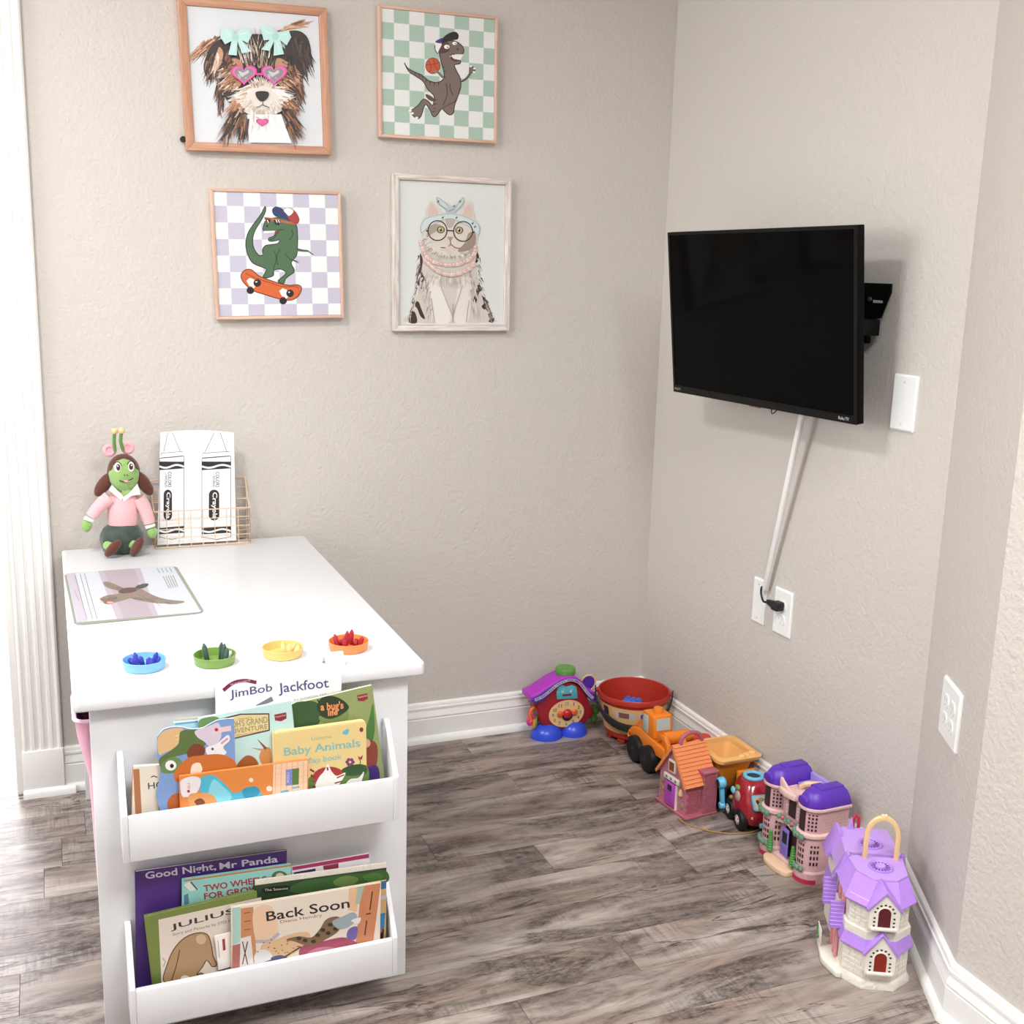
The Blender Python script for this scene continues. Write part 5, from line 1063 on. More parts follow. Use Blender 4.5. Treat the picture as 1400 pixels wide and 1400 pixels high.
b = MB(); c_ = CK(1050, 400, -.055); b.cyl((c_.x, -.050, c_.z), .025, -.006, 24, 'y'); b.build('moon_disc', PUR, **KC)
b = MB()
for dx, dz in ((0, .012), (.010, 0), (-.004, -.012), (.004, -.024)): b.ell((CK(1130, 850, -.07).x+dx, -.066, CK(1130, 850, -.07).z+dz), (.013, .006, .013), 12, 8)
b.build('clover_key', GR2, **KC)
b = MB(); b.ell((CK(1045, 850, -.075).x, -.072, CK(1045, 850, -.075).z), (.017, .022, .022), 14, 8); b.build('side_knob', RED, **KC)
b = MB(); b.tube(spline([tuple(CK(230, 770, -.085)), tuple(CK(150, 800, -.09)), tuple(CK(105, 900, -.095)), tuple(CK(130, 1000, -.1))], 5, False), .0062, 10); b.build('ring_hook', ORG, **KC)
for (cx, cy), c, mm in (((140, 1000), .013, plas('toy_pink', '#dc3f90', .35)), ((210, 1060), .014, plas('toy_amber', '#e59a3c', .35)), ((255, 1050), .016, GR2)):
    q = CK(cx, cy, -.098); b = MB(Matrix.Translation((q.x, q.y+(.006 if cx < 200 else .014 if cx < 240 else .022), q.z)) @ Matrix.Rotation(math.radians(60 if cx > 150 else 20), 4, 'Z')); b.torus((0, 0, 0), c, .0055, 18, 8, 'y'); b.build('play_ring', mm, **KC)

# -- bucket in the corner
BC = Vector((-.118, -.163, 0)); bu = thing('toy_bucket', 'red plastic bucket with a cream picture band in the room corner', 'bucket', BC)
BR_ = plas('bucket_red', '#b53222', .4)
def brad(z): return .086+(.112-.086)*(z-.012)/(.150-.012)
MB().lathe([(.0, .012), (.080, .012), (.086, .016), (brad(.125), .125), (.1100, .130), (.1135, .134), (.1135, .148), (.1115, .151), (.1085, .149), (brad(.13)-.004, .128), (.083, .020), (.0, .018)], 48, cap0=False, cap1=False).build('pail', BR_, bu)
b = MB(); b.lathe([(brad(z)+.0006, z) for z in (.034, .06, .09, .122)], 48, cap0=False, cap1=False); b.lathe([(brad(z)+.0001, z) for z in (.122, .034)], 48, cap0=False, cap1=False); bd = b.build('picture_band', mat('cream_label', '#e3b87c', .5), bu)
for k in range(9):
    t_ = 2*PI*k/9+.3; b = MB(Matrix.Rotation(t_, 4, 'Z')); b.box(.058, .082, -.013, .013, .0002, .0125); b.build('foot', BR_, bu, bevel=.002)
def band(th0, th1, z0, z1, col, r=.0012, n=8, slant=0):
    a_ = []; 
    return [((brad(z)+r)*math.cos(t), (brad(z)+r)*math.sin(t), z) for t, z in ((th0, z0), (th1, z0), (th1+slant, z1), (th0-slant, z1))]
def bpatch(nm, th0, th1, z0, z1, m, r=.0012, slant=0.0):
    b = MB(); n = 8; r0 = [((brad(z0)+r)*math.cos(th0+(th1-th0)*k/n), (brad(z0)+r)*math.sin(th0+(th1-th0)*k/n), z0) for k in range(n+1)]
    r1 = [((brad(z1)+r)*math.cos(th0-slant+(th1-th0+2*slant)*k/n), (brad(z1)+r)*math.sin(th0-slant+(th1-th0+2*slant)*k/n), z1) for k in range(n+1)]
    b.loft([r0, r1], False, False, False); return b.build(nm, m, bd)
az = math.atan2(CAM.y-BC.y, CAM.x-BC.x)
bpatch('label_panel', az-.55, az+.12, .088, .112, mat('label_silver', '#c6c2c8', .5), .0012, -.05)
bpatch('label_photo', az-.42, az-.10, .091, .109, mat('label_brown', '#8a5a4a', .5), .0018)
bpatch('label_panel', az-.60, az+.25, .046, .062, mat('label_silver', '#c6c2c8', .5), .0012, -.05)
bpatch('label_star', az-1.02, az-.80, .090, .116, mat('label_plum', '#4a2440', .5), .0015)
bpatch('label_badge_ring', az+.20, az+.44, .088, .112, mat('label_silver', '#c6c2c8', .5), .0012); bpatch('label_badge', az+.24, az+.40, .092, .108, mat('label_blue', '#2f55b5', .5), .0018)
b = MB(); q = []
ax_ = Vector((math.cos(az+PI/2), math.sin(az+PI/2), 0)); fw = Vector((math.cos(az), math.sin(az), 0))
for k in range(25):
    t_ = PI*k/24; q.append(ax_*(-.121*math.cos(t_))+fw*(.108*math.sin(t_))+Vector((0, 0, .150-.088*math.sin(t_))))
rings = []
for k, p in enumerate(q):
    hw = .0125 if 5 < k < 19 else .007; o_ = (p-Vector((0, 0, p.z))).normalized()*.002
    rings.append([tuple(p-o_-Vector((0, 0, hw))), tuple(p+o_-Vector((0, 0, hw))), tuple(p+o_+Vector((0, 0, hw))), tuple(p-o_+Vector((0, 0, hw)))])
b.loft(rings); b.build('carry_handle', mat('black_handle', '#232224', .45), bu, bevel=.001)
for sg in (-1, 1):
    b = MB(); b.ell(ax_*(sg*.1145)+Vector((0, 0, .142)), (.008, .008, .008), 10, 6); b.build('handle_lug', BR_, bu)
def toy_block(label, loc, rz):
    bb = thing('toy_block', label, 'block', loc, rz)
    MB().prism([(-.036, -.028), (.036, -.028), (.036, .028), (-.036, .028)], 0, .040, 'xy').build('block_body', plas('block_blue', '#3a78d8', .35), bb, bevel=.003)
    b = MB()
    for i in range(4):
        for j in range(3): b.lathe([(.005, .040), (.005, .0430), (.004, .0440)], 12, (-.027+i*.018, -.018+j*.018, 0))
    o = b.build('studs', plas('block_blue', '#3a78d8', .35), bb); o['kind'] = 'stuff'
toy_block('blue toy block at the bottom of the red bucket', (BC.x+.005, BC.y+.008, .0188), .3)
toy_block('bright blue toy block on top of the pile in the red bucket', (BC.x+.002, BC.y+.020, .0632), .75)

# -- orange loader truck
ld = thing('toy_loader', 'orange plastic loader truck with black wheels beside the red bucket', 'toy truck', (-.172, -.385, 0))
LDM = ld
KL_ = dict(parent=ld, world=True)
LO = plas('loader_orange', '#ee8420', .42); TYR = mat('black_tyre', '#101011', .55, bump=.3, bscale=120); GLZ = plas('loader_glass', '#b9c7c2', .3)
MB().prism([(-.285, .075), (-.300, .088), (-.345, .098), (-.480, .090), (-.480, .060), (-.330, .050), (-.290, .060)], -.205, -.140, 'yz').build('chassis', LO, bevel=.003, **KL_)
MB().prism([(-.302, .090), (-.330, .118), (-.352, .125), (-.352, .095)], -.198, -.147, 'yz').build('hood', LO, bevel=.003, **KL_)
MB().prism([(-.345, .095), (-.355, .158), (-.412, .158), (-.422, .095)], -.202, -.143, 'yz').build('cab', LO, bevel=.004, **KL_)
b = MB(); b.lathe([(.013, .156), (.013, .168), (.011, .172)], 16, (-.172, -.385, 0)); b.build('beacon', LO, **KL_)
b = MB(); b.prism([(-.356, .105), (-.362, .150), (-.388, .150), (-.388, .100)], -.2035, -.2015, 'yz'); b.build('side_window', GLZ, bevel=.001, **KL_)
b = MB(); b.add([(-.194, -.4195, .118), (-.151, -.4195, .118), (-.151, -.4150, .150), (-.194, -.4150, .150), (-.194, -.4175, .118), (-.151, -.4175, .118), (-.151, -.4130, .150), (-.194, -.4130, .150)], [(0, 1, 2, 3), (4, 7, 6, 5), (0, 4, 5, 1), (1, 5, 6, 2), (2, 6, 7, 3), (3, 7, 4, 0)]); b.build('rear_window', GLZ, **KL_)
for y in (-.338, -.412):
    for x, w_ in ((-.222, .030), (-.152, .030)):
        b = MB(); b.lathe([(.030, 0), (.036, .003), (.037, .008), (.037, w_-.008), (.036, w_-.003), (.030, w_)], 24, (x, y, .0375), 'x'); wh = b.build('wheel', TYR, **KL_)
        b = MB(); b.lathe([(.0, -.001), (.008, -.001), (.011, .002)], 14, (x, y, .0375), 'x', False, False); b.build('hub', mat('black_hub', '#262628', .5), parent=wh, world=True)
for x in (-.200, -.150):
    b = MB(); b.prism([(-.430, .100), (-.445, .122), (-.470, .126), (-.490, .105), (-.500, .060), (-.485, .055), (-.478, .095), (-.465, .108), (-.450, .105), (-.440, .095)], x, x+.012, 'yz'); b.build('lift_arm', LO, bevel=.002, **KL_)
b = MB(); b.cyl((-.195, -.458, .112), .017, .075, 18, 'x'); b.build('arm_drum', LO, **KL_)
b = MB(); b.cyl((-.120, -.458, .112), .0135, .012, 18, 'x'); b.build('drum_cap', LO, **KL_)
b = MB(); b.box(-.205, -.130, -.500, -.484, .050, .066); b.build('lift_bar', LO, bevel=.003, **KL_)
MB().prism([(-.488, .004), (-.525, .003), (-.522, .016), (-.502, .030), (-.500, .065), (-.488, .065)], -.212, -.128, 'yz').build('shovel', LO, bevel=.002, **KL_)
b = MB(); b.tube([(-.205, -.293, .072), (-.205, -.283, .058), (-.205, -.290, .052)], .0035, 8); b.build('tow_hook', LO, **KL_)

ld.location = (-.163, -.394, 0); ld.scale = (1.07, 1.07, 1.07)

# -- red lobed toy behind the barn
fp = AT(957, 1012, 0, -.056)
rd = thing('toy_flower', 'red lobed plastic toy tucked behind the pink toy barn', 'toy', (fp.x, fp.y, 0))
b = MB()
for k in range(5):
    t_ = 2*PI*k/5+.5; b.ell((.027*math.cos(t_), .027*math.sin(t_), fp.z), (.019, .019, .012), 14, 8)
b.lathe([(.024, fp.z-.006), (.024, fp.z+.004)], 16); b.build('petals', plas('flower_red', '#cf3a26', .35), rd)
MB().lathe([(.030, .0002), (.030, .012), (.012, .02), (.010, fp.z-.02), (.018, fp.z-.006)], 18).build('stem_base', plas('flower_red_dark', '#b5341f', .4), rd)

# -- pink barn
bn = thing('toy_barn', 'pink toy barn with orange shingle roof and magenta door', 'toy house', (-.2625, -.6535, 0), math.atan2(-.995, .1))
PK = mat('barn_pink', '#c0788a', .5, noise=.12, nscale=90, bump=.5, bscale=160); PKD = mat('barn_rose', '#b0616f', .5, noise=.08, nscale=60, bump=.3, bscale=140); OR2 = plas('barn_roof_orange', '#eb8f5a', .5)
MB().box(-.066, .0765, -.004, .102, .0002, .007).build('base_plate', PKD, bn, bevel=.002)
MB().prism([(-.058, .007), (.058, .007), (.058, .098), (0, .180), (-.058, .098)], .004, .096, 'xz').build('walls', PK, bn)
for sg in (-1, 1):
    up, dn = Vector((0, .187)), Vector((sg*.070, .088)); d_ = (dn-up); L_ = d_.length; d_.normalize(); n_ = Vector((-d_.y, d_.x))*(1 if sg < 0 else 1)
    if n_.y < 0: n_ = -n_
    ply = [tuple(up-n_*.004)]; N_ = 11
    for k in range(N_): ply += [tuple(up+d_*(L_*k/N_)+n_*.0002), tuple(up+d_*(L_*(k+1)/N_-.0004)+n_*.0034)]
    ply += [tuple(dn-n_*.004)]
    MB().prism(ply, -.004, .102, 'xz').build('roof_slope', OR2, bn, angle=20)
    e = [tuple(up), tuple(up-n_*.007), tuple(dn-n_*.007), tuple(dn)]; MB().prism(e, -.006, -.0041, 'xz').build('gable_trim', OR2, bn)
MB().prism([(.0585, .0072), (.0735, .0072), (.0735, .060), (.0725, .085), (.0725, .118), (.040, .118), (.0585, .098)], .055, .098, 'xz').build('chimney', mat('barn_stone', '#b06a78', .6, noise=.18, nscale=120, bump=.9, bscale=110), bn)
o = MB()
for j in range(9):
    for i in range(3):
        y0 = .008+i*.0155+(.006 if j % 2 else 0)
        o.box(.0579, .0592, y0, y0+.0135, .010+j*.0092, .0180+j*.0092)
for j in range(12):
    for i in range(3):
        y0 = .0565+i*.0135+(.004 if j % 2 else 0); y1 = min(y0+.0115, .097)
        o.box(.0720, .0745 if j < 6 else .0738, y0, y1, .009+j*.0090, .0170+j*.0090)
o = o.build('brick_courses', PKD, bn, smooth=False); o['kind'] = 'stuff'
MB().box(.036, .0755, .051, .102, .118, .126).build('chimney_cap', PKD, bn, bevel=.002)
MGD = plas('barn_magenta', '#c04fc2', .4); WHP = plas('barn_white', '#eee7dc', .5)
dr = MB().box(-.026, .022, -.0015, .004, .010, .076).build('door', MGD, bn, bevel=.0008)
MB().box(-.016, .010, -.0030, -.0016, .050, .074).build('door_window_frame', MGD, dr, bevel=.0008)
MB().box(-.012, .006, -.0036, -.0031, .054, .070).build('door_window_pane', plas('barn_dark', '#2c1f26', .4), dr)
for k in range(5): MB().box(-.022+k*.0085, -.0215+k*.0085, -.0019, -.0014, .012, .048).build('door_groove', plas('barn_magenta_dark', '#8f3596', .5), dr)
MB().box(.0222, .0250, -.0025, .004, .0075, .078).build('door_post', WHP, bn); 
MB().box(-.034, .034, -.0025, .004, .082, .096).build('sign_board', WHP, bn, bevel=.0006)
b = MB()
for k in range(3): b.ell((-.02+k*.02, -.0026, .089), (.005, .001, .004), 10, 6)
o = b.build('sign_motif', plas('barn_teal', '#5f8a92', .5), bn); o['kind'] = 'stuff'
MB().box(-.015, .015, -.0025, .004, .108, .142).build('loft_window_frame', WHP, bn, bevel=.0006)
MB().box(-.0105, .0105, -.0031, -.0026, .1125, .1375).build('loft_window_pane', plas('barn_burnt_orange', '#8a4522', .4), bn)  # pane in plain burnt orange
b = MB(); b.tube(spline([(0, .022, .184), (0, .026, .200), (0, .045, .212), (0, .070, .210), (0, .088, .200), (0, .092, .184)], 4, False), .0060, 10); b.build('handle', PKD, bn)
b = MB(); b.lathe([(.006, .058), (.0065, .064), (.004, .072), (.001, .076)], 10, (.042, .001, 0)); b.build('lantern', plas('barn_cream', '#ecc58c', .4), bn)
for sx, zz in ((-.040, .070), (-.040, .045), (.036, .085), (.048, .03)):
    b = MB(); b.ell((sx, .003, zz), (.005, .003, .009), 10, 6); b.build('vine_leaf', plas('barn_sage', '#8f9660', .6), bn)

# -- dump truck
dt = thing('toy_dump_truck', 'orange toy dump truck with a tan tipping bed against the wall', 'toy truck', (-.085, -.630, 0))
DO = plas('dump_orange', '#e08a28', .45); DTN = plas('dump_tan', '#efb873', .5)
def dring(x0, x1, y0, y1, z, r): return [(p[0], p[1], z) for p in rrect(x0, x1, y0, y1, r, 4)]
MB().loft([dring(-.040, .030, -.045, .045, .052, .012), dring(-.048, .042, -.058, .052, .085, .014), dring(-.056, .056, -.068, .060, .135, .016)], True, False).build('bed', DO, dt)
MB().loft([dring(-.052, .052, -.064, .056, .134, .016), dring(-.038, .028, -.043, .043, .058, .012)], False, True).build('bed_inside', DTN, dt)
MB().loft([dring(-.057, .058, -.070, .062, .126, .016), dring(-.066, .072, -.082, .070, .136, .018), dring(-.066, .074, -.084, .071, .145, .018), dring(-.053, .054, -.065, .057, .147, .016), dring(-.0525, .0525, -.0645, .0565, .130, .016)], False, False).build('bed_rim', DTN, dt)
for k in range(3):
    b = MB(); b.ell((.012+k*.020, -.070+k*.006, .146), (.012, .010, .007), 12, 6, 0, 90); b.build('rim_boss', DTN, dt)
MB().box(-.048, .050, -.052, .052, .042, .0525).build('chassis', plas('dump_dark', '#2a2423', .5), dt, bevel=.003)
b = MB(); b.box(-.0672, -.0655, -.030, .030, .128, .140); b.build('hazard_plate', plas('hazard_white', '#d9d4cc', .5), dt)
for k in range(5): b = MB(); b.prism([(-.028+k*.012, .1285), (-.022+k*.012, .1285), (-.019+k*.012, .1395), (-.025+k*.012, .1395)], -.0677, -.0673, 'yz'); b.build('hazard_stripe', plas('dump_black', '#181617', .5), dt)
for y in (-.048, .030):
    for x in (-.062, .036):
        b = MB(); b.lathe([(.030, 0), (.038, .004), (.0395, .010), (.0395, .020), (.038, .024), (.030, .028)], 24, (x, y, .040), 'x'); wh = b.build('wheel', TYR, dt)
        b = MB(); b.lathe([(.0, -.001), (.010, -.001), (.013, .002)], 14, (x, y, .040), 'x', False, False); b.build('hub', mat('black_hub', '#262628', .5), parent=wh)
MB().box(-.005, .050, -.083, -.072, .05, .110).build('cab_guard', DO, dt, bevel=.003)

# -- red learning car
car = thing('toy_car', 'glossy red toy car with a light blue roof ring and telephone', 'toy car', (-.090, -.782, 0), math.radians(-10))
CRD = mat('car_red', '#9a1526', .18, noise=.02, coat=.5); AQ = plas('car_aqua', '#6cc3e6', .35)
# body along local -y (front); x across
rings = []
for z, xw, yf, yb in ((.014, .040, -.066, .040), (.026, .050, -.080, .048), (.046, .054, -.084, .049), (.062, .054, -.078, .049), (.080, .050, -.062, .048), (.098, .044, -.050, .046), (.114, .036, -.040, .042), (.126, .026, -.030, .032)):
    rings.append([(math.copysign(abs(math.cos(2*PI*i/28))**.75, math.cos(2*PI*i/28))*xw, (yf+yb)/2+math.copysign(abs(math.sin(2*PI*i/28))**.75, math.sin(2*PI*i/28))*(yb-yf)/2, z) for i in range(28)])
MB().loft(rings).build('body', CRD, car, angle=60)
MB().torus((0, 0, .128), .023, .0055, 28, 10).build('roof_ring', AQ, car)
MB().cyl((0, 0, .1265), .019, .0015, 20).build('roof_hole', plas('car_dark', '#22272c', .5), car)
for y in (-.042, .022):
    for x, s_ in ((-.058, 1), (.038, 1)):
        b = MB(); b.lathe([(.020, 0), (.0262, .002), (.028, .006), (.028, .016), (.0262, .020)], 22, (x, y, .0283), 'x'); wh = b.build('wheel', TYR, car)
        b = MB(); b.lathe([(.0, -.0015), (.006, -.0015), (.0150, .0005), (.0165, .003)], 16, (x, y, .0283), 'x', False, False); b.build('hubcap', plas('car_white', '#e6e2da', .4), parent=wh)
        b = MB()
        for k in range(5): t_ = 2*PI*k/5; b.ell((x-.0012, y+.0095*math.cos(t_), .0283+.0095*math.sin(t_)), (.0008, .0022, .0022), 8, 5)
        o = b.build('hub_holes', plas('car_dark', '#22272c', .5), parent=wh); o['kind'] = 'stuff'
# windshield sign on the sloping front
Mw = Matrix.Translation((-.006, -.0660, .082)) @ Matrix.Rotation(math.radians(-38), 4, 'X')
MB(Mw).prism([(p[0], p[1]) for p in rrect(-.024, .024, -.021, .021, .008)], -.006, .001, 'xz').build('windshield_frame', AQ, car, bevel=.0015)
TMc = TM[car.name]
nf = (TMc @ Mw).to_3x3() @ Vector((0, -1, 0))
a = Art((0, 0, 0), nf, mapf=lambda p: TMc @ Mw @ Vector((p[0], -.0062, p[1])))
a.poly(rrect(-.020, .020, -.017, .017, .006), '#d8d2bf'); a.ell((0, .004), .010, .010, '#d39a5a'); a.ell((-.010, .001), .004, .008, '#4a2f22', rot=.4); a.ell((.011, .002), .004, .007, '#4a2f22', rot=-.4); a.ell((0, 0), .006, .005, '#efe3cf'); a.ell((0, .001), .002, .0015, '#2a1d18', 8); a.ell((-.003, .006), .0012, .0015, '#2a1d18', 8); a.ell((.003, .006), .0012, .0015, '#2a1d18', 8); a.ell((0, -.012), .008, .005, '#8a2430')
a.build('windshield_print', car)
for x in (-.026, .026):
    b = MB(); b.ell((x*1.1, -.0745, .046), (.006, .004, .005), 12, 7); b.build('headlight', plas('car_lamp', '#eab668', .3), car)
MB().box(-.012, .022, -.088, -.076, .020, .033).build('bumper', AQ, car, bevel=.003)
Mp = Matrix.Translation((-.064, .040, .022)) @ Matrix.Rotation(math.radians(-6), 4, 'Y')
ph = MB(Mp).box(-.006, .006, -.007, .007, .010, .062).build('handset', AQ, car, bevel=.003)
b = MB(Mp); b.lathe([(.013, -.010), (.0155, -.006), (.0155, .006), (.012, .010)], 16, (0, 0, .074), 'x'); b.build('earpiece', AQ, parent=ph)
b = MB(Mp); b.lathe([(.010, -.0115), (.010, -.0105)], 16, (0, 0, .074), 'x'); b.build('earpiece_grille', plas('car_dark', '#22272c', .5), parent=ph)
b = MB(Mp); b.lathe([(.008, -.009), (.010, -.006), (.010, .004)], 14, (0, 0, .008), 'x'); b.build('mouthpiece', AQ, parent=ph)
for (y, z, sx, sz, c_) in ((-.004, .100, .010, .008, '#6f9a4c'), (.012, .086, .011, .010, '#7fcbe6'), (-.020, .084, .013, .015, '#b79a9a'), (.012, .066, .007, .006, '#7a8a4a')):
    xx = -.0445-(.098-z)*.40 if z > .07 else -.054
    b = MB(); b.ell((xx, y, z), (.006, sx, sz), 12, 8); b.build('button', plas('button_'+c_.lstrip('#'), c_, .35), car)

# -- pink mansion
mn = thing('toy_mansion', 'pink plastic toy mansion with two purple roofed towers', 'dollhouse', (-.1545, -1.0125, 0), math.atan2(-.999, .034))
MP_ = mat('mansion_pink', '#d9aeb2', .5, noise=.03, bump=.25, bscale=130); MPL = plas('mansion_pale', '#e6c2bd', .5); MPU = mat('mansion_purple', '#5b2fb0', .4, noise=.04, bump=.2, bscale=120); MCR = plas('mansion_cream', '#ecc8a6', .5)
MDK = plas('mansion_dark', '#3a2226', .6); MGN = mat('mansion_sage', '#6f927c', .7, noise=.2, nscale=120, bump=.8, bscale=200); MGB = plas('mansion_green', '#4f9a4a', .5); MRD = plas('mansion_red', '#c22c50', .45); MLV = plas('mansion_lavender', '#8c7ad8', .4)
DEP = .108
def tplan(cx, w_, off=0.0, yf=-.004, n=12):
    pts = [(cx-w_-off, DEP+off*.3), (cx-w_-off, .032)]
    for k in range(1, n): t_ = PI-PI*k/n; pts.append((cx+(w_+off)*math.cos(t_), .032-(.036+off)*math.sin(t_)))
    return pts+[(cx+w_+off, .032), (cx+w_+off, DEP+off*.3)]
def ploft(levels, cx, w_): return [[(x, y, z) for x, y in tplan(cx, w_, o_)] for z, o_ in levels]
def lattice(cx, w_, t0, t1, z0, z1, nx, nz, off, arch=True):
    b = MB()
    for i in range(nx):
        for j in range(nz):
            f = 1.0
            if arch and j == nz-1: f = .6
            ta = math.radians(t0+(t1-t0)*(i+.22)/nx); tb = math.radians(t0+(t1-t0)*(i+.78)/nx); za = z0+(z1-z0)*(j+.2)/nz; zb = z0+(z1-z0)*(j+.2+.6*f)/nz
            P_ = lambda t_: (cx+(w_+off)*math.cos(t_), .032-(.036+off)*math.sin(t_))
            (xa, ya), (xb, yb) = P_(ta), P_(tb); b.add([(xa, ya, za), (xb, yb, za), (xb, yb, zb), (xa, ya, zb)], [(0, 1, 2, 3)])
    return b
for cx in (-.068, .068):
    W_ = .033
    MB().loft(ploft([(.0002, .004), (.026, .004), (.031, 0)], cx, W_)).build('tower_base', MP_, mn)
    MB().loft(ploft([(.031, 0), (.118, 0)], cx, W_)).build('tower_lower', MP_, mn)
    MB().loft(ploft([(.116, .001), (.119, .006), (.126, .006), (.129, .001)], cx, W_)).build('tower_ledge', MPL, mn)
    MB().loft(ploft([(.128, -.001), (.188, -.001)], cx, W_)).build('tower_upper', MP_, mn)
    MB().loft(ploft([(.186, .001), (.188, .006), (.193, .006), (.195, .001)], cx, W_)).build('tower_eave', MPL, mn)
    MB().loft(ploft([(.194, .003), (.200, .0035), (.212, -.001), (.226, -.010), (.231, -.018)], cx, W_)).build('tower_roof', MPU, mn, angle=50)
    b = MB(); b.box(cx-.014, cx+.014, .034, DEP-.004, .228, .2345); b.build('roof_ridge', MPU, mn, bevel=.003)
    b = MB(); b.prism(spline([(cx-.016, .199), (cx-.014, .214), (cx, .219), (cx+.014, .214), (cx+.016, .199)], 3, False), -.0095, .012, 'xz'); b.build('roof_dormer', MPU, mn, bevel=.002)
    # bay opening and lattices
    o = lattice(cx, W_-.001, 64, 22, .134, .183, 3, 5, .0009).build('lattice_window', MDK, mn); o['kind'] = 'stuff'
    b = MB(); ts = [math.radians(t_) for t_ in range(74, 134, 6)]
    b.loft([[(cx+(W_-.0001)*math.cos(t_), .032-(.0361)*math.sin(t_), z) for t_ in ts] for z in (.131, .184)], False, False, False); b.build('bay_opening', MDK, mn)
    o = lattice(cx, W_, 102, 66, .044, .106, 3, 4, .0009).build('lattice_window', MDK, mn); o['kind'] = 'stuff'
    o = lattice(cx, W_, 46, 8, .044, .106, 3, 4, .0009).build('lattice_window', MDK, mn); o['kind'] = 'stuff'
    # shrubs on the ledge and window box
    for k in range(7):
        t_ = math.radians(75+k*17); b = MB(); b.ell((cx+(W_+.008)*math.cos(t_), .032-.045*math.sin(t_), .117+.002*(k % 2)), (.0075, .006, .0085), 10, 7); b.build('shrub', MGN, mn)
    for k in range(5):
        t_ = math.radians(70+k*18); b = MB(); b.ell((cx+(W_+.005)*math.cos(t_), .032-.042*math.sin(t_), .036), (.007, .005, .007), 10, 7); b.build('shrub', MGN, mn)
# right flank of the right tower: lattice windows and brick relief
b = MB()
for j in range(6): b.box(.1002, .1009, .036, DEP-.004, .136+j*.008, .1366+j*.008)
for i in range(8): b.box(.1002, .1009, .038+i*.008, .0386+i*.008, .136, .182)
o = b.build('brick_relief', MPL, mn); o['kind'] = 'stuff'
for x0, x1 in ((-.105, -.064), (.030, .105)):
    b = MB(); b.loft([[(x, y-.001, z) for x, y in tplan(-.068 if x0 < 0 else .068, .033, .0048) if y < .03] for z in (.0003, .012)], False, False, False); b.build('base_trim', MRD, mn)
# middle block
MB().box(-.0345, .0345, .020, DEP, .0002, .186).build('middle_wall', MP_, mn)
MB().prism(spline([(-.046, .018), (-.050, -.012), (-.030, -.030), (.010, -.034), (.045, -.028), (.052, -.008), (.046, .018)], 4, False), .0003, .014, 'xy').build('front_steps', MCR, mn, bevel=.002)
MB().box(-.036, .036, .0, .0198, .014, .022).build('doorstep', MPL, mn, bevel=.002)
MB().box(-.016, .026, .0185, .0199, .024, .098).build('door_opening', MDK, mn)
Md = Matrix.Translation((-.020, .012, 0)) @ Matrix.Rotation(math.radians(-7), 4, 'Z')
dr = MB(Md).box(0, .032, -.003, 0, .024, .098).build('door', MLV, mn, bevel=.001)
MB(Md).box(.006, .027, -.0036, -.0031, .058, .088).build('door_pane', plas('mansion_ink', '#241b33', .4), dr)
MB(Md).box(.006, .027, -.0040, -.0031, .030, .050).build('door_panel', plas('mansion_lavender2', '#7a66cc', .4), dr, bevel=.0006)
MB().prism(spline([(-.036, .104), (-.034, .114), (0, .118), (.034, .114), (.036, .104), (.020, .106), (0, .112), (-.020, .106)], 3), .004, .0198, 'xz').build('door_canopy', MPL, mn, bevel=.001)
for k in range(6):
    b = MB(); b.ell((-.030+k*.012, .008, .118+.002*(k % 2)), (.0075, .007, .007), 10, 7); b.build('shrub', MGN, mn)
for x in (-.012, .026):
    b = MB(); b.ell((x, .002, .124), (.005, .004, .005), 10, 6); b.build('flower', plas('mansion_rose', '#e0607a', .5), mn)
MB().box(-.012, .014, .0185, .0199, .128, .172).build('upper_window', MDK, mn)
o = MB()
for sx in (-.022, .020):
    for j in range(5): o.box(sx, sx+.004, .0190, .0199, .130+j*.009, .136+j*.009)
o = o.build('window_shutter', plas('mansion_white', '#efe3dc', .5), mn); o['kind'] = 'stuff'
MB().prism([(-.037, .020), (-.030, -.002), (0, -.008), (.030, -.002), (.037, .020)], .186, .200, 'xy').build('cornice', MPL, mn, bevel=.002)
b = MB(); b.prism(spline([(-.036, .199), (-.034, .222), (-.018, .214), (0, .204), (.018, .204), (.034, .208), (.036, .199)], 4, False), .004, .010, 'xz'); b.build('pediment', MPL, mn, bevel=.002)
MB().box(-.034, .034, .022, DEP, .186, .190).build('roof_deck', MPL, mn)
b = MB(); b.box(-.030, -.022, .055, .095, .190, .202); b.build('deck_rail', MLV, mn, bevel=.002)
b = MB(); b.tube(spline([(-.018, .055, .193), (-.004, .06, .206), (.006, .075, .208), (.010, .095, .206)], 4, False), .007, 8); b.build('deck_slide', MCR, mn)
b = MB(); b.box(.012, .030, .060, .090, .190, .214); b.build('deck_chimney', MPU, mn, bevel=.002)
b = MB(); b.box(-.032, .034, .094, .103, .190, .222); b.build('deck_gable', plas('mansion_lilac', '#a294e0', .4), mn, bevel=.002)
for x in (-.044, .044):
    b = MB()
    for j in range(8): b.ell((x, -.004, .026+j*.0065), (.0095-.0007*j, .008-.0005*j, .0055), 12, 6)
    b.build('cypress', MGB, mn)

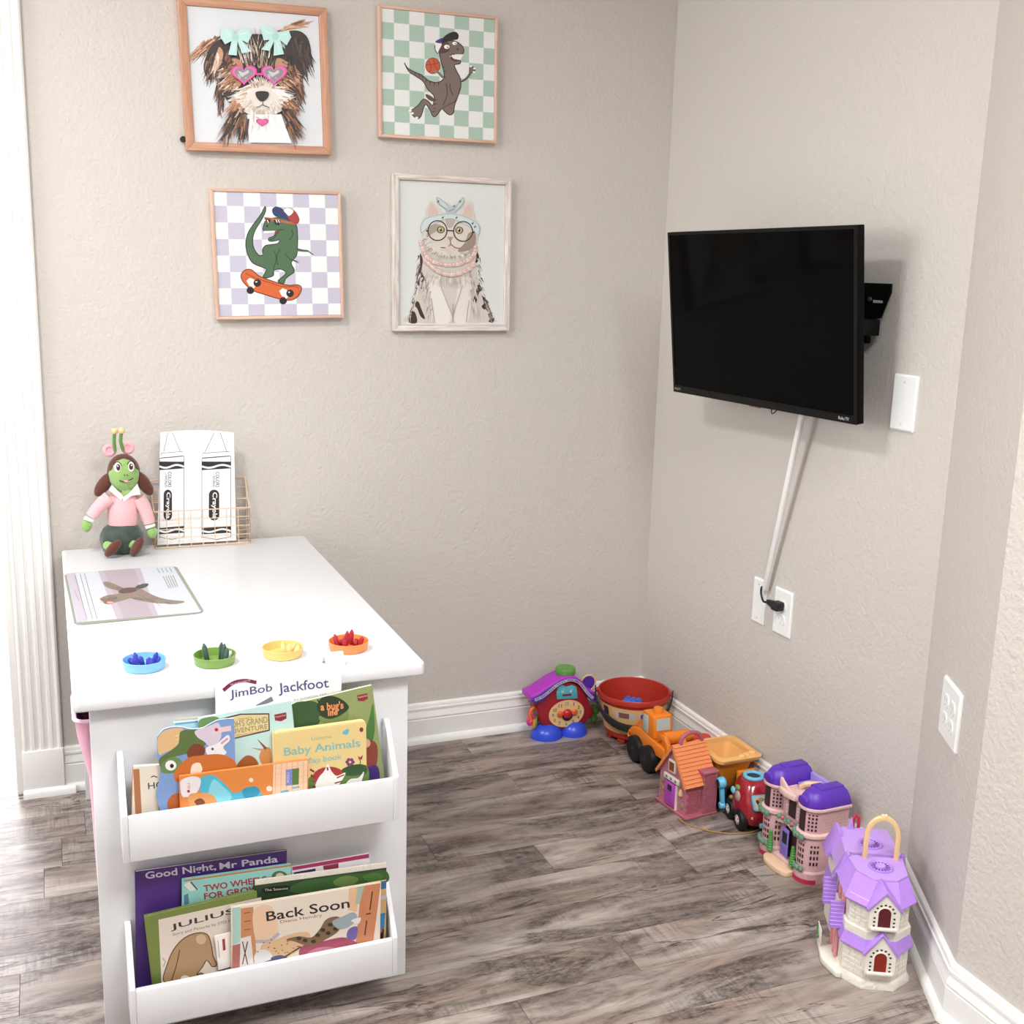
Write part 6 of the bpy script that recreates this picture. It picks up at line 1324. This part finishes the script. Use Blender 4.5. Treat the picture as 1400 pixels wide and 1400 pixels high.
# -- white and purple castle
cs = thing('toy_castle', 'white toy castle with lilac roofs and a cream carrying handle', 'dollhouse', (-.228, -1.429, 0), math.atan2(-.47, .88))
CW = mat('castle_white', '#e4dfd3', .5, noise=.03, bump=.7, bscale=110); CWS = plas('castle_white_smooth', '#e8e3d8', .5); CL1 = mat('castle_lilac', '#b387e0', .42, noise=.03, bump=.35, bscale=160); CL2 = plas('castle_lilac_top', '#bd97e2', .42)
def octo(o_=0.0, yb=.078):
    return [(-.066-o_, yb), (-.066-o_, -.037-o_*.4), (-.030-o_*.4, -.0725-o_), (.030+o_*.4, -.0725-o_), (.066+o_, -.037-o_*.4), (.066+o_, yb)]
flat = [(-.052, .072), (-.044, .010), (-.0125, -.0266), (.035, -.0250), (.061, 0), (.066, .072)]
def lev(z, pts): return [(x, y, z) for x, y in pts]
rb = random.Random(5)
bp_ = [(x+rb.uniform(-.002, .002), y) for x, y in octo(.006)]
MB().loft([lev(.0003, octo(.007)), lev(.012, octo(.006)), lev(.018, octo(.001))]).build('rocky_base', mat('castle_rock', '#ddd7cb', .6, noise=.06, bump=1.0, bscale=90), cs)
MB().loft([lev(.016, octo(0)), lev(.124, octo(0))]).build('lower_walls', CW, cs)
MB().loft([lev(.122, octo(-.006)), lev(.190, octo(-.006))]).build('upper_walls', CW, cs)
MB().loft([lev(.080, octo(.007)), lev(.083, octo(.008)), lev(.123, octo(-.005)), lev(.124, octo(-.008))]).build('middle_roof', CL1, cs, angle=15)
MB().loft([lev(.178, octo(.004)), lev(.182, octo(.006)), lev(.214, flat), lev(.216, flat)]).build('top_roof', CL1, cs, angle=15)
MB().loft([lev(.2161, [(x*.985+.0001, y*.985) for x, y in flat]), lev(.2180, [(x*.97+.0003, y*.97+.0005) for x, y in flat])]).build('flat_top', CL2, cs, angle=15)
# rear half
rear = [(-.060, .205), (-.060, .082), (.060, .082), (.060, .205)]
MB().loft([lev(.0003, rear), lev(.185, rear)]).build('rear_walls', CWS, cs)
MB().loft([lev(.178, [(-.068, .208), (-.068, .079), (.068, .079), (.068, .208)]), lev(.214, [(-.048, .200), (-.054, .081), (.066, .081), (.062, .200)]), lev(.218, [(-.046, .198), (-.053, .082), (.065, .082), (.060, .198)])]).build('rear_roof', CL2, cs, angle=15)
MB().loft([lev(.080, [(-.070, .206), (-.070, .080), (-.056, .080), (-.056, .206)]), lev(.122, [(-.062, .204), (-.062, .080), (-.056, .080), (-.056, .204)])]).build('rear_middle_roof', CL1, cs, angle=15)
for yy in (.060, .192):
    b = MB(); b.prism([(-.030+yy*0, .2165), (-.014, .2165), (-.020, .246)], yy-.004+(.0 if yy > .1 else -.003), yy+.004, 'xz')
    if yy > .1: b.build('roof_peak', CL2, cs, bevel=.001)
for y0, y1 in ((.060, .078), (.150, .206)):
    b = MB(); b.prism([(-.078, .168), (-.052, .224), (-.046, .224), (-.056, .168)], y0, y1, 'xz'); b.build('side_gable', CL1, cs, bevel=.001)
b = MB(); b.prism([(.078, .168), (.070, .226), (.062, .226), (.058, .168)], .070, .079, 'xz'); b.build('side_gable', CL1, cs, bevel=.001)
# windows with stone arches on the window face
def arch(cx, z0, w_, h_, n=9): return [(cx-w_, z0), (cx+w_, z0)]+[(cx+w_*math.cos(PI*k/n), z0+h_-w_+w_*math.sin(PI*k/n)*1.0) for k in range(n+1)]
for yF, z0, zt, c_ in ((-.0800, .044, .128, '#8a2618'), (-.0765, .142, .219, '#5c1420')):
    b = MB(); b.prism([(-.030, z0-.004), (.030, z0-.004), (.030, z0+.040), (0, zt), (-.030, z0+.040)], yF-.005, yF+.020, 'xz'); gb = b.build('window_gable', CWS, cs)
    MB().prism(arch(0, z0+.002, .0125, .042), yF-.0056, yF-.0051, 'xz').build('window_pane', mat('castle_glass_'+c_.lstrip('#'), c_, .25), gb)
    b = MB(); b.tube([(x, yF-.0055, z) for x, z in arch(0, z0+.002, .0135, .043)[1:]+[arch(0, z0+.002, .0135, .043)[0]]], .0012, 6); b.build('window_rim', CWS, gb)
    for k in range(13):
        if k < 3 or k > 9: x = .0195*(1 if k < 3 else -1); z = z0+.004+(k if k < 3 else 12-k)*.0085; rt = 0
        else: t_ = PI*(k-2.5)/7.0; x = .0195*math.cos(t_); z = z0+.030+.0205*math.sin(t_)
        b = MB(); b.ell((x, yF-.0052, z), (.0026, .0005, .0022), 8, 5); b.build('arch_gap', plas('castle_gap', '#3a2f2c', .6), gb)
    b = MB(); b.box(-.026, .026, yF-.010, yF-.004, z0-.005, z0+.001); b.build('window_sill', CWS, gb, bevel=.001)
    for sg in (-1, 1):
        b = MB(); b.prism([(0, zt+.003), (0, zt-.003), (sg*.034, z0+.034), (sg*.036, z0+.040)], yF-.008, yF+.050, 'xz'); b.build('gable_roof', CL1, cs, bevel=.0008)
# stone panels on the flanking faces
for sg in (-1, 1):
    for z0, z1, o_ in ((.022, .076, .0), (.128, .172, -.006)):
        p0, p1 = (octo(o_)[1], octo(o_)[2]) if sg < 0 else (octo(o_)[3], octo(o_)[4]); p0, p1 = Vector(p0), Vector(p1); d_ = (p1-p0); nrm = Vector((d_.y, -d_.x)).normalized()
        if nrm.y > 0: nrm = -nrm
        b = MB(); rows = 5
        for j in range(rows):
            for i in range(3):
                f0, f1 = (i+.1+(.15 if j % 2 else 0))/3.3, (i+.92+(.15 if j % 2 else 0))/3.3; za = z0+(z1-z0)*(j+.08)/rows; zb = z0+(z1-z0)*(j+.9)/rows
                q0, q1 = p0+d_*f0, p0+d_*f1; e_ = nrm*.0012
                b.add([(q0.x, q0.y, za), (q1.x, q1.y, za), (q1.x, q1.y, zb), (q0.x, q0.y, zb), (q0.x+e_.x, q0.y+e_.y, za+.0006), (q1.x+e_.x, q1.y+e_.y, za+.0006), (q1.x+e_.x, q1.y+e_.y, zb-.0006), (q0.x+e_.x, q0.y+e_.y, zb-.0006)], [(4, 5, 6, 7), (0, 1, 5, 4), (1, 2, 6, 5), (2, 3, 7, 6), (3, 0, 4, 7)])
        o = b.build('stone_relief', CW, cs); o['kind'] = 'stuff'
# fan vents in the flat roofs
for (x, y) in ((.010, .026), (.008, .125)):
    b = MB(); b.lathe([(.026, .2181), (.026, .2205), (.0235, .2215), (.021, .2190), (.0, .2190)], 28, (x, y, 0), 'z', True, False); ft = b.build('fan_vent', CL1, cs)
    b = MB(); b.lathe([(.010, .219), (.010, .2225), (.008, .2235), (.006, .2222)], 20, (x, y, 0)); b.build('vent_hub', CL2, ft)
    for k in range(16):
        t_ = 2*PI*k/16; b = MB(Matrix.Translation((x, y, 0)) @ Matrix.Rotation(t_, 4, 'Z')); b.box(.0115, .0200, -.0013, .0013, .2191, .2195); b.build('vent_slot', plas('castle_slot', '#4d2a6e', .6), ft)
# carrying handle
b = MB(); hp = [(-.016, .062, .214), (-.016, .062, .262)]+[(.0165-.0325*math.cos(PI*k/12), .062, .268+.044*math.sin(PI*k/12)) for k in range(13)]+[(.049, .062, .262), (.049, .062, .214)]
rings = []
for i, p in enumerate(hp):
    a_ = Vector(hp[max(i-1, 0)]); c_ = Vector(hp[min(i+1, len(hp)-1)]); d_ = (c_-a_).normalized(); nn_ = Vector((d_.z, 0, -d_.x)); p = Vector(p)
    rings.append([tuple(p+nn_*.0050+Vector((0, -.0042, 0))), tuple(p+nn_*.0050+Vector((0, .0042, 0))), tuple(p-nn_*.0050+Vector((0, .0042, 0))), tuple(p-nn_*.0050+Vector((0, -.0042, 0)))])
b.loft(rings); hd = b.build('carry_handle', plas('castle_cream', '#edc994', .45), cs, bevel=.0012)
b = MB()
for dx in (-.003, .003): b.ell((.0165+dx, .062, .3165), (.0042, .005, .0042), 10, 7)
b.build('heart_boss', plas('castle_cream', '#edc994', .45), hd)
b = MB(); b.tube([(-.012, .214, .19), (-.012, .214, .232), (-.006, .214, .242), (.0, .214, .236), (.002, .214, .19)], .004, 8); b.build('red_loop', plas('castle_red', '#c9344e', .4), cs)
# porch, awnings and doors on the entrance side
MB().prism([(-.100, .006), (-.098, -.006), (-.078, -.048), (-.0665, -.050), (-.0665, .078), (-.096, .078)], .0003, .014, 'xy').build('porch_deck', CWS, cs, bevel=.002)
MB().prism([(-.097, .040), (-.097, .078), (-.094, .078), (-.094, .040)], .0142, .052, 'xy').build('porch_wall', CWS, cs, bevel=.001)
for y0, y1, z0, z1 in ((-.016, .034, .094, .150), (.070, .118, .098, .156)):
    b = MB(); ply = [(y0+.014, z1)]; N_ = 7
    for k in range(N_): ply += [(y0+.010-.010*k/N_-.0025, z1-(z1-z0)*k/N_), (y0+.010-.010*(k+1)/N_, z1-(z1-z0)*(k+.9)/N_)]
    ply += [(y0+.014, z0)]
    b.prism(ply, -.092, -.0640, 'yz'); b.build('awning', plas('castle_awning', '#b78fe6', .42), cs, angle=15)
for y0, y1, z0, z1 in ((.002, .012, .0142, .088), (.020, .030, .0142, .088), (.050, .060, .0142, .080)):
    b = MB(); b.box(-.074, -.0668, y0, y1, z0, z1); b.build('pink_pillar', mat('castle_rose', '#e0949c', .5, noise=.1, bump=.4, bscale=150), cs, bevel=.002)
for z0, z1, y0 in ((.126, .172, -.004), (.130, .176, .040)):
    b = MB(); b.box(-.066, -.0602, y0, y0+.012, z0, z1); b.build('pink_shutter', mat('castle_rose', '#e0949c', .5, noise=.1, bump=.4, bscale=150), cs, bevel=.001)
b = MB(); b.tube([(-.0985, .072, .052), (-.0985, .066, .036), (-.0985, .058, .028)], .0018, 6); b.ell((-.0985, .057, .027), (.003, .003, .003), 8, 6); b.build('vine', plas('castle_vine', '#3f7a3c', .5), cs)

# -- thin amber cord on the floor
pts = [AT(x, y, 2, .0022) for x, y in ((927, 1119), (934, 1124), (948, 1130), (970, 1136), (995, 1139.5), (1018, 1139), (1034, 1135.5), (1041, 1130), (1040, 1124))]
o = MB().tube(spline([tuple(p) for p in pts], 5, False), .0018, 8).build('amber_string', mat('amber_cord', '#b98a4e', .5)); tag(o, 'thin amber string curving across the floor in front of the toys', 'string')
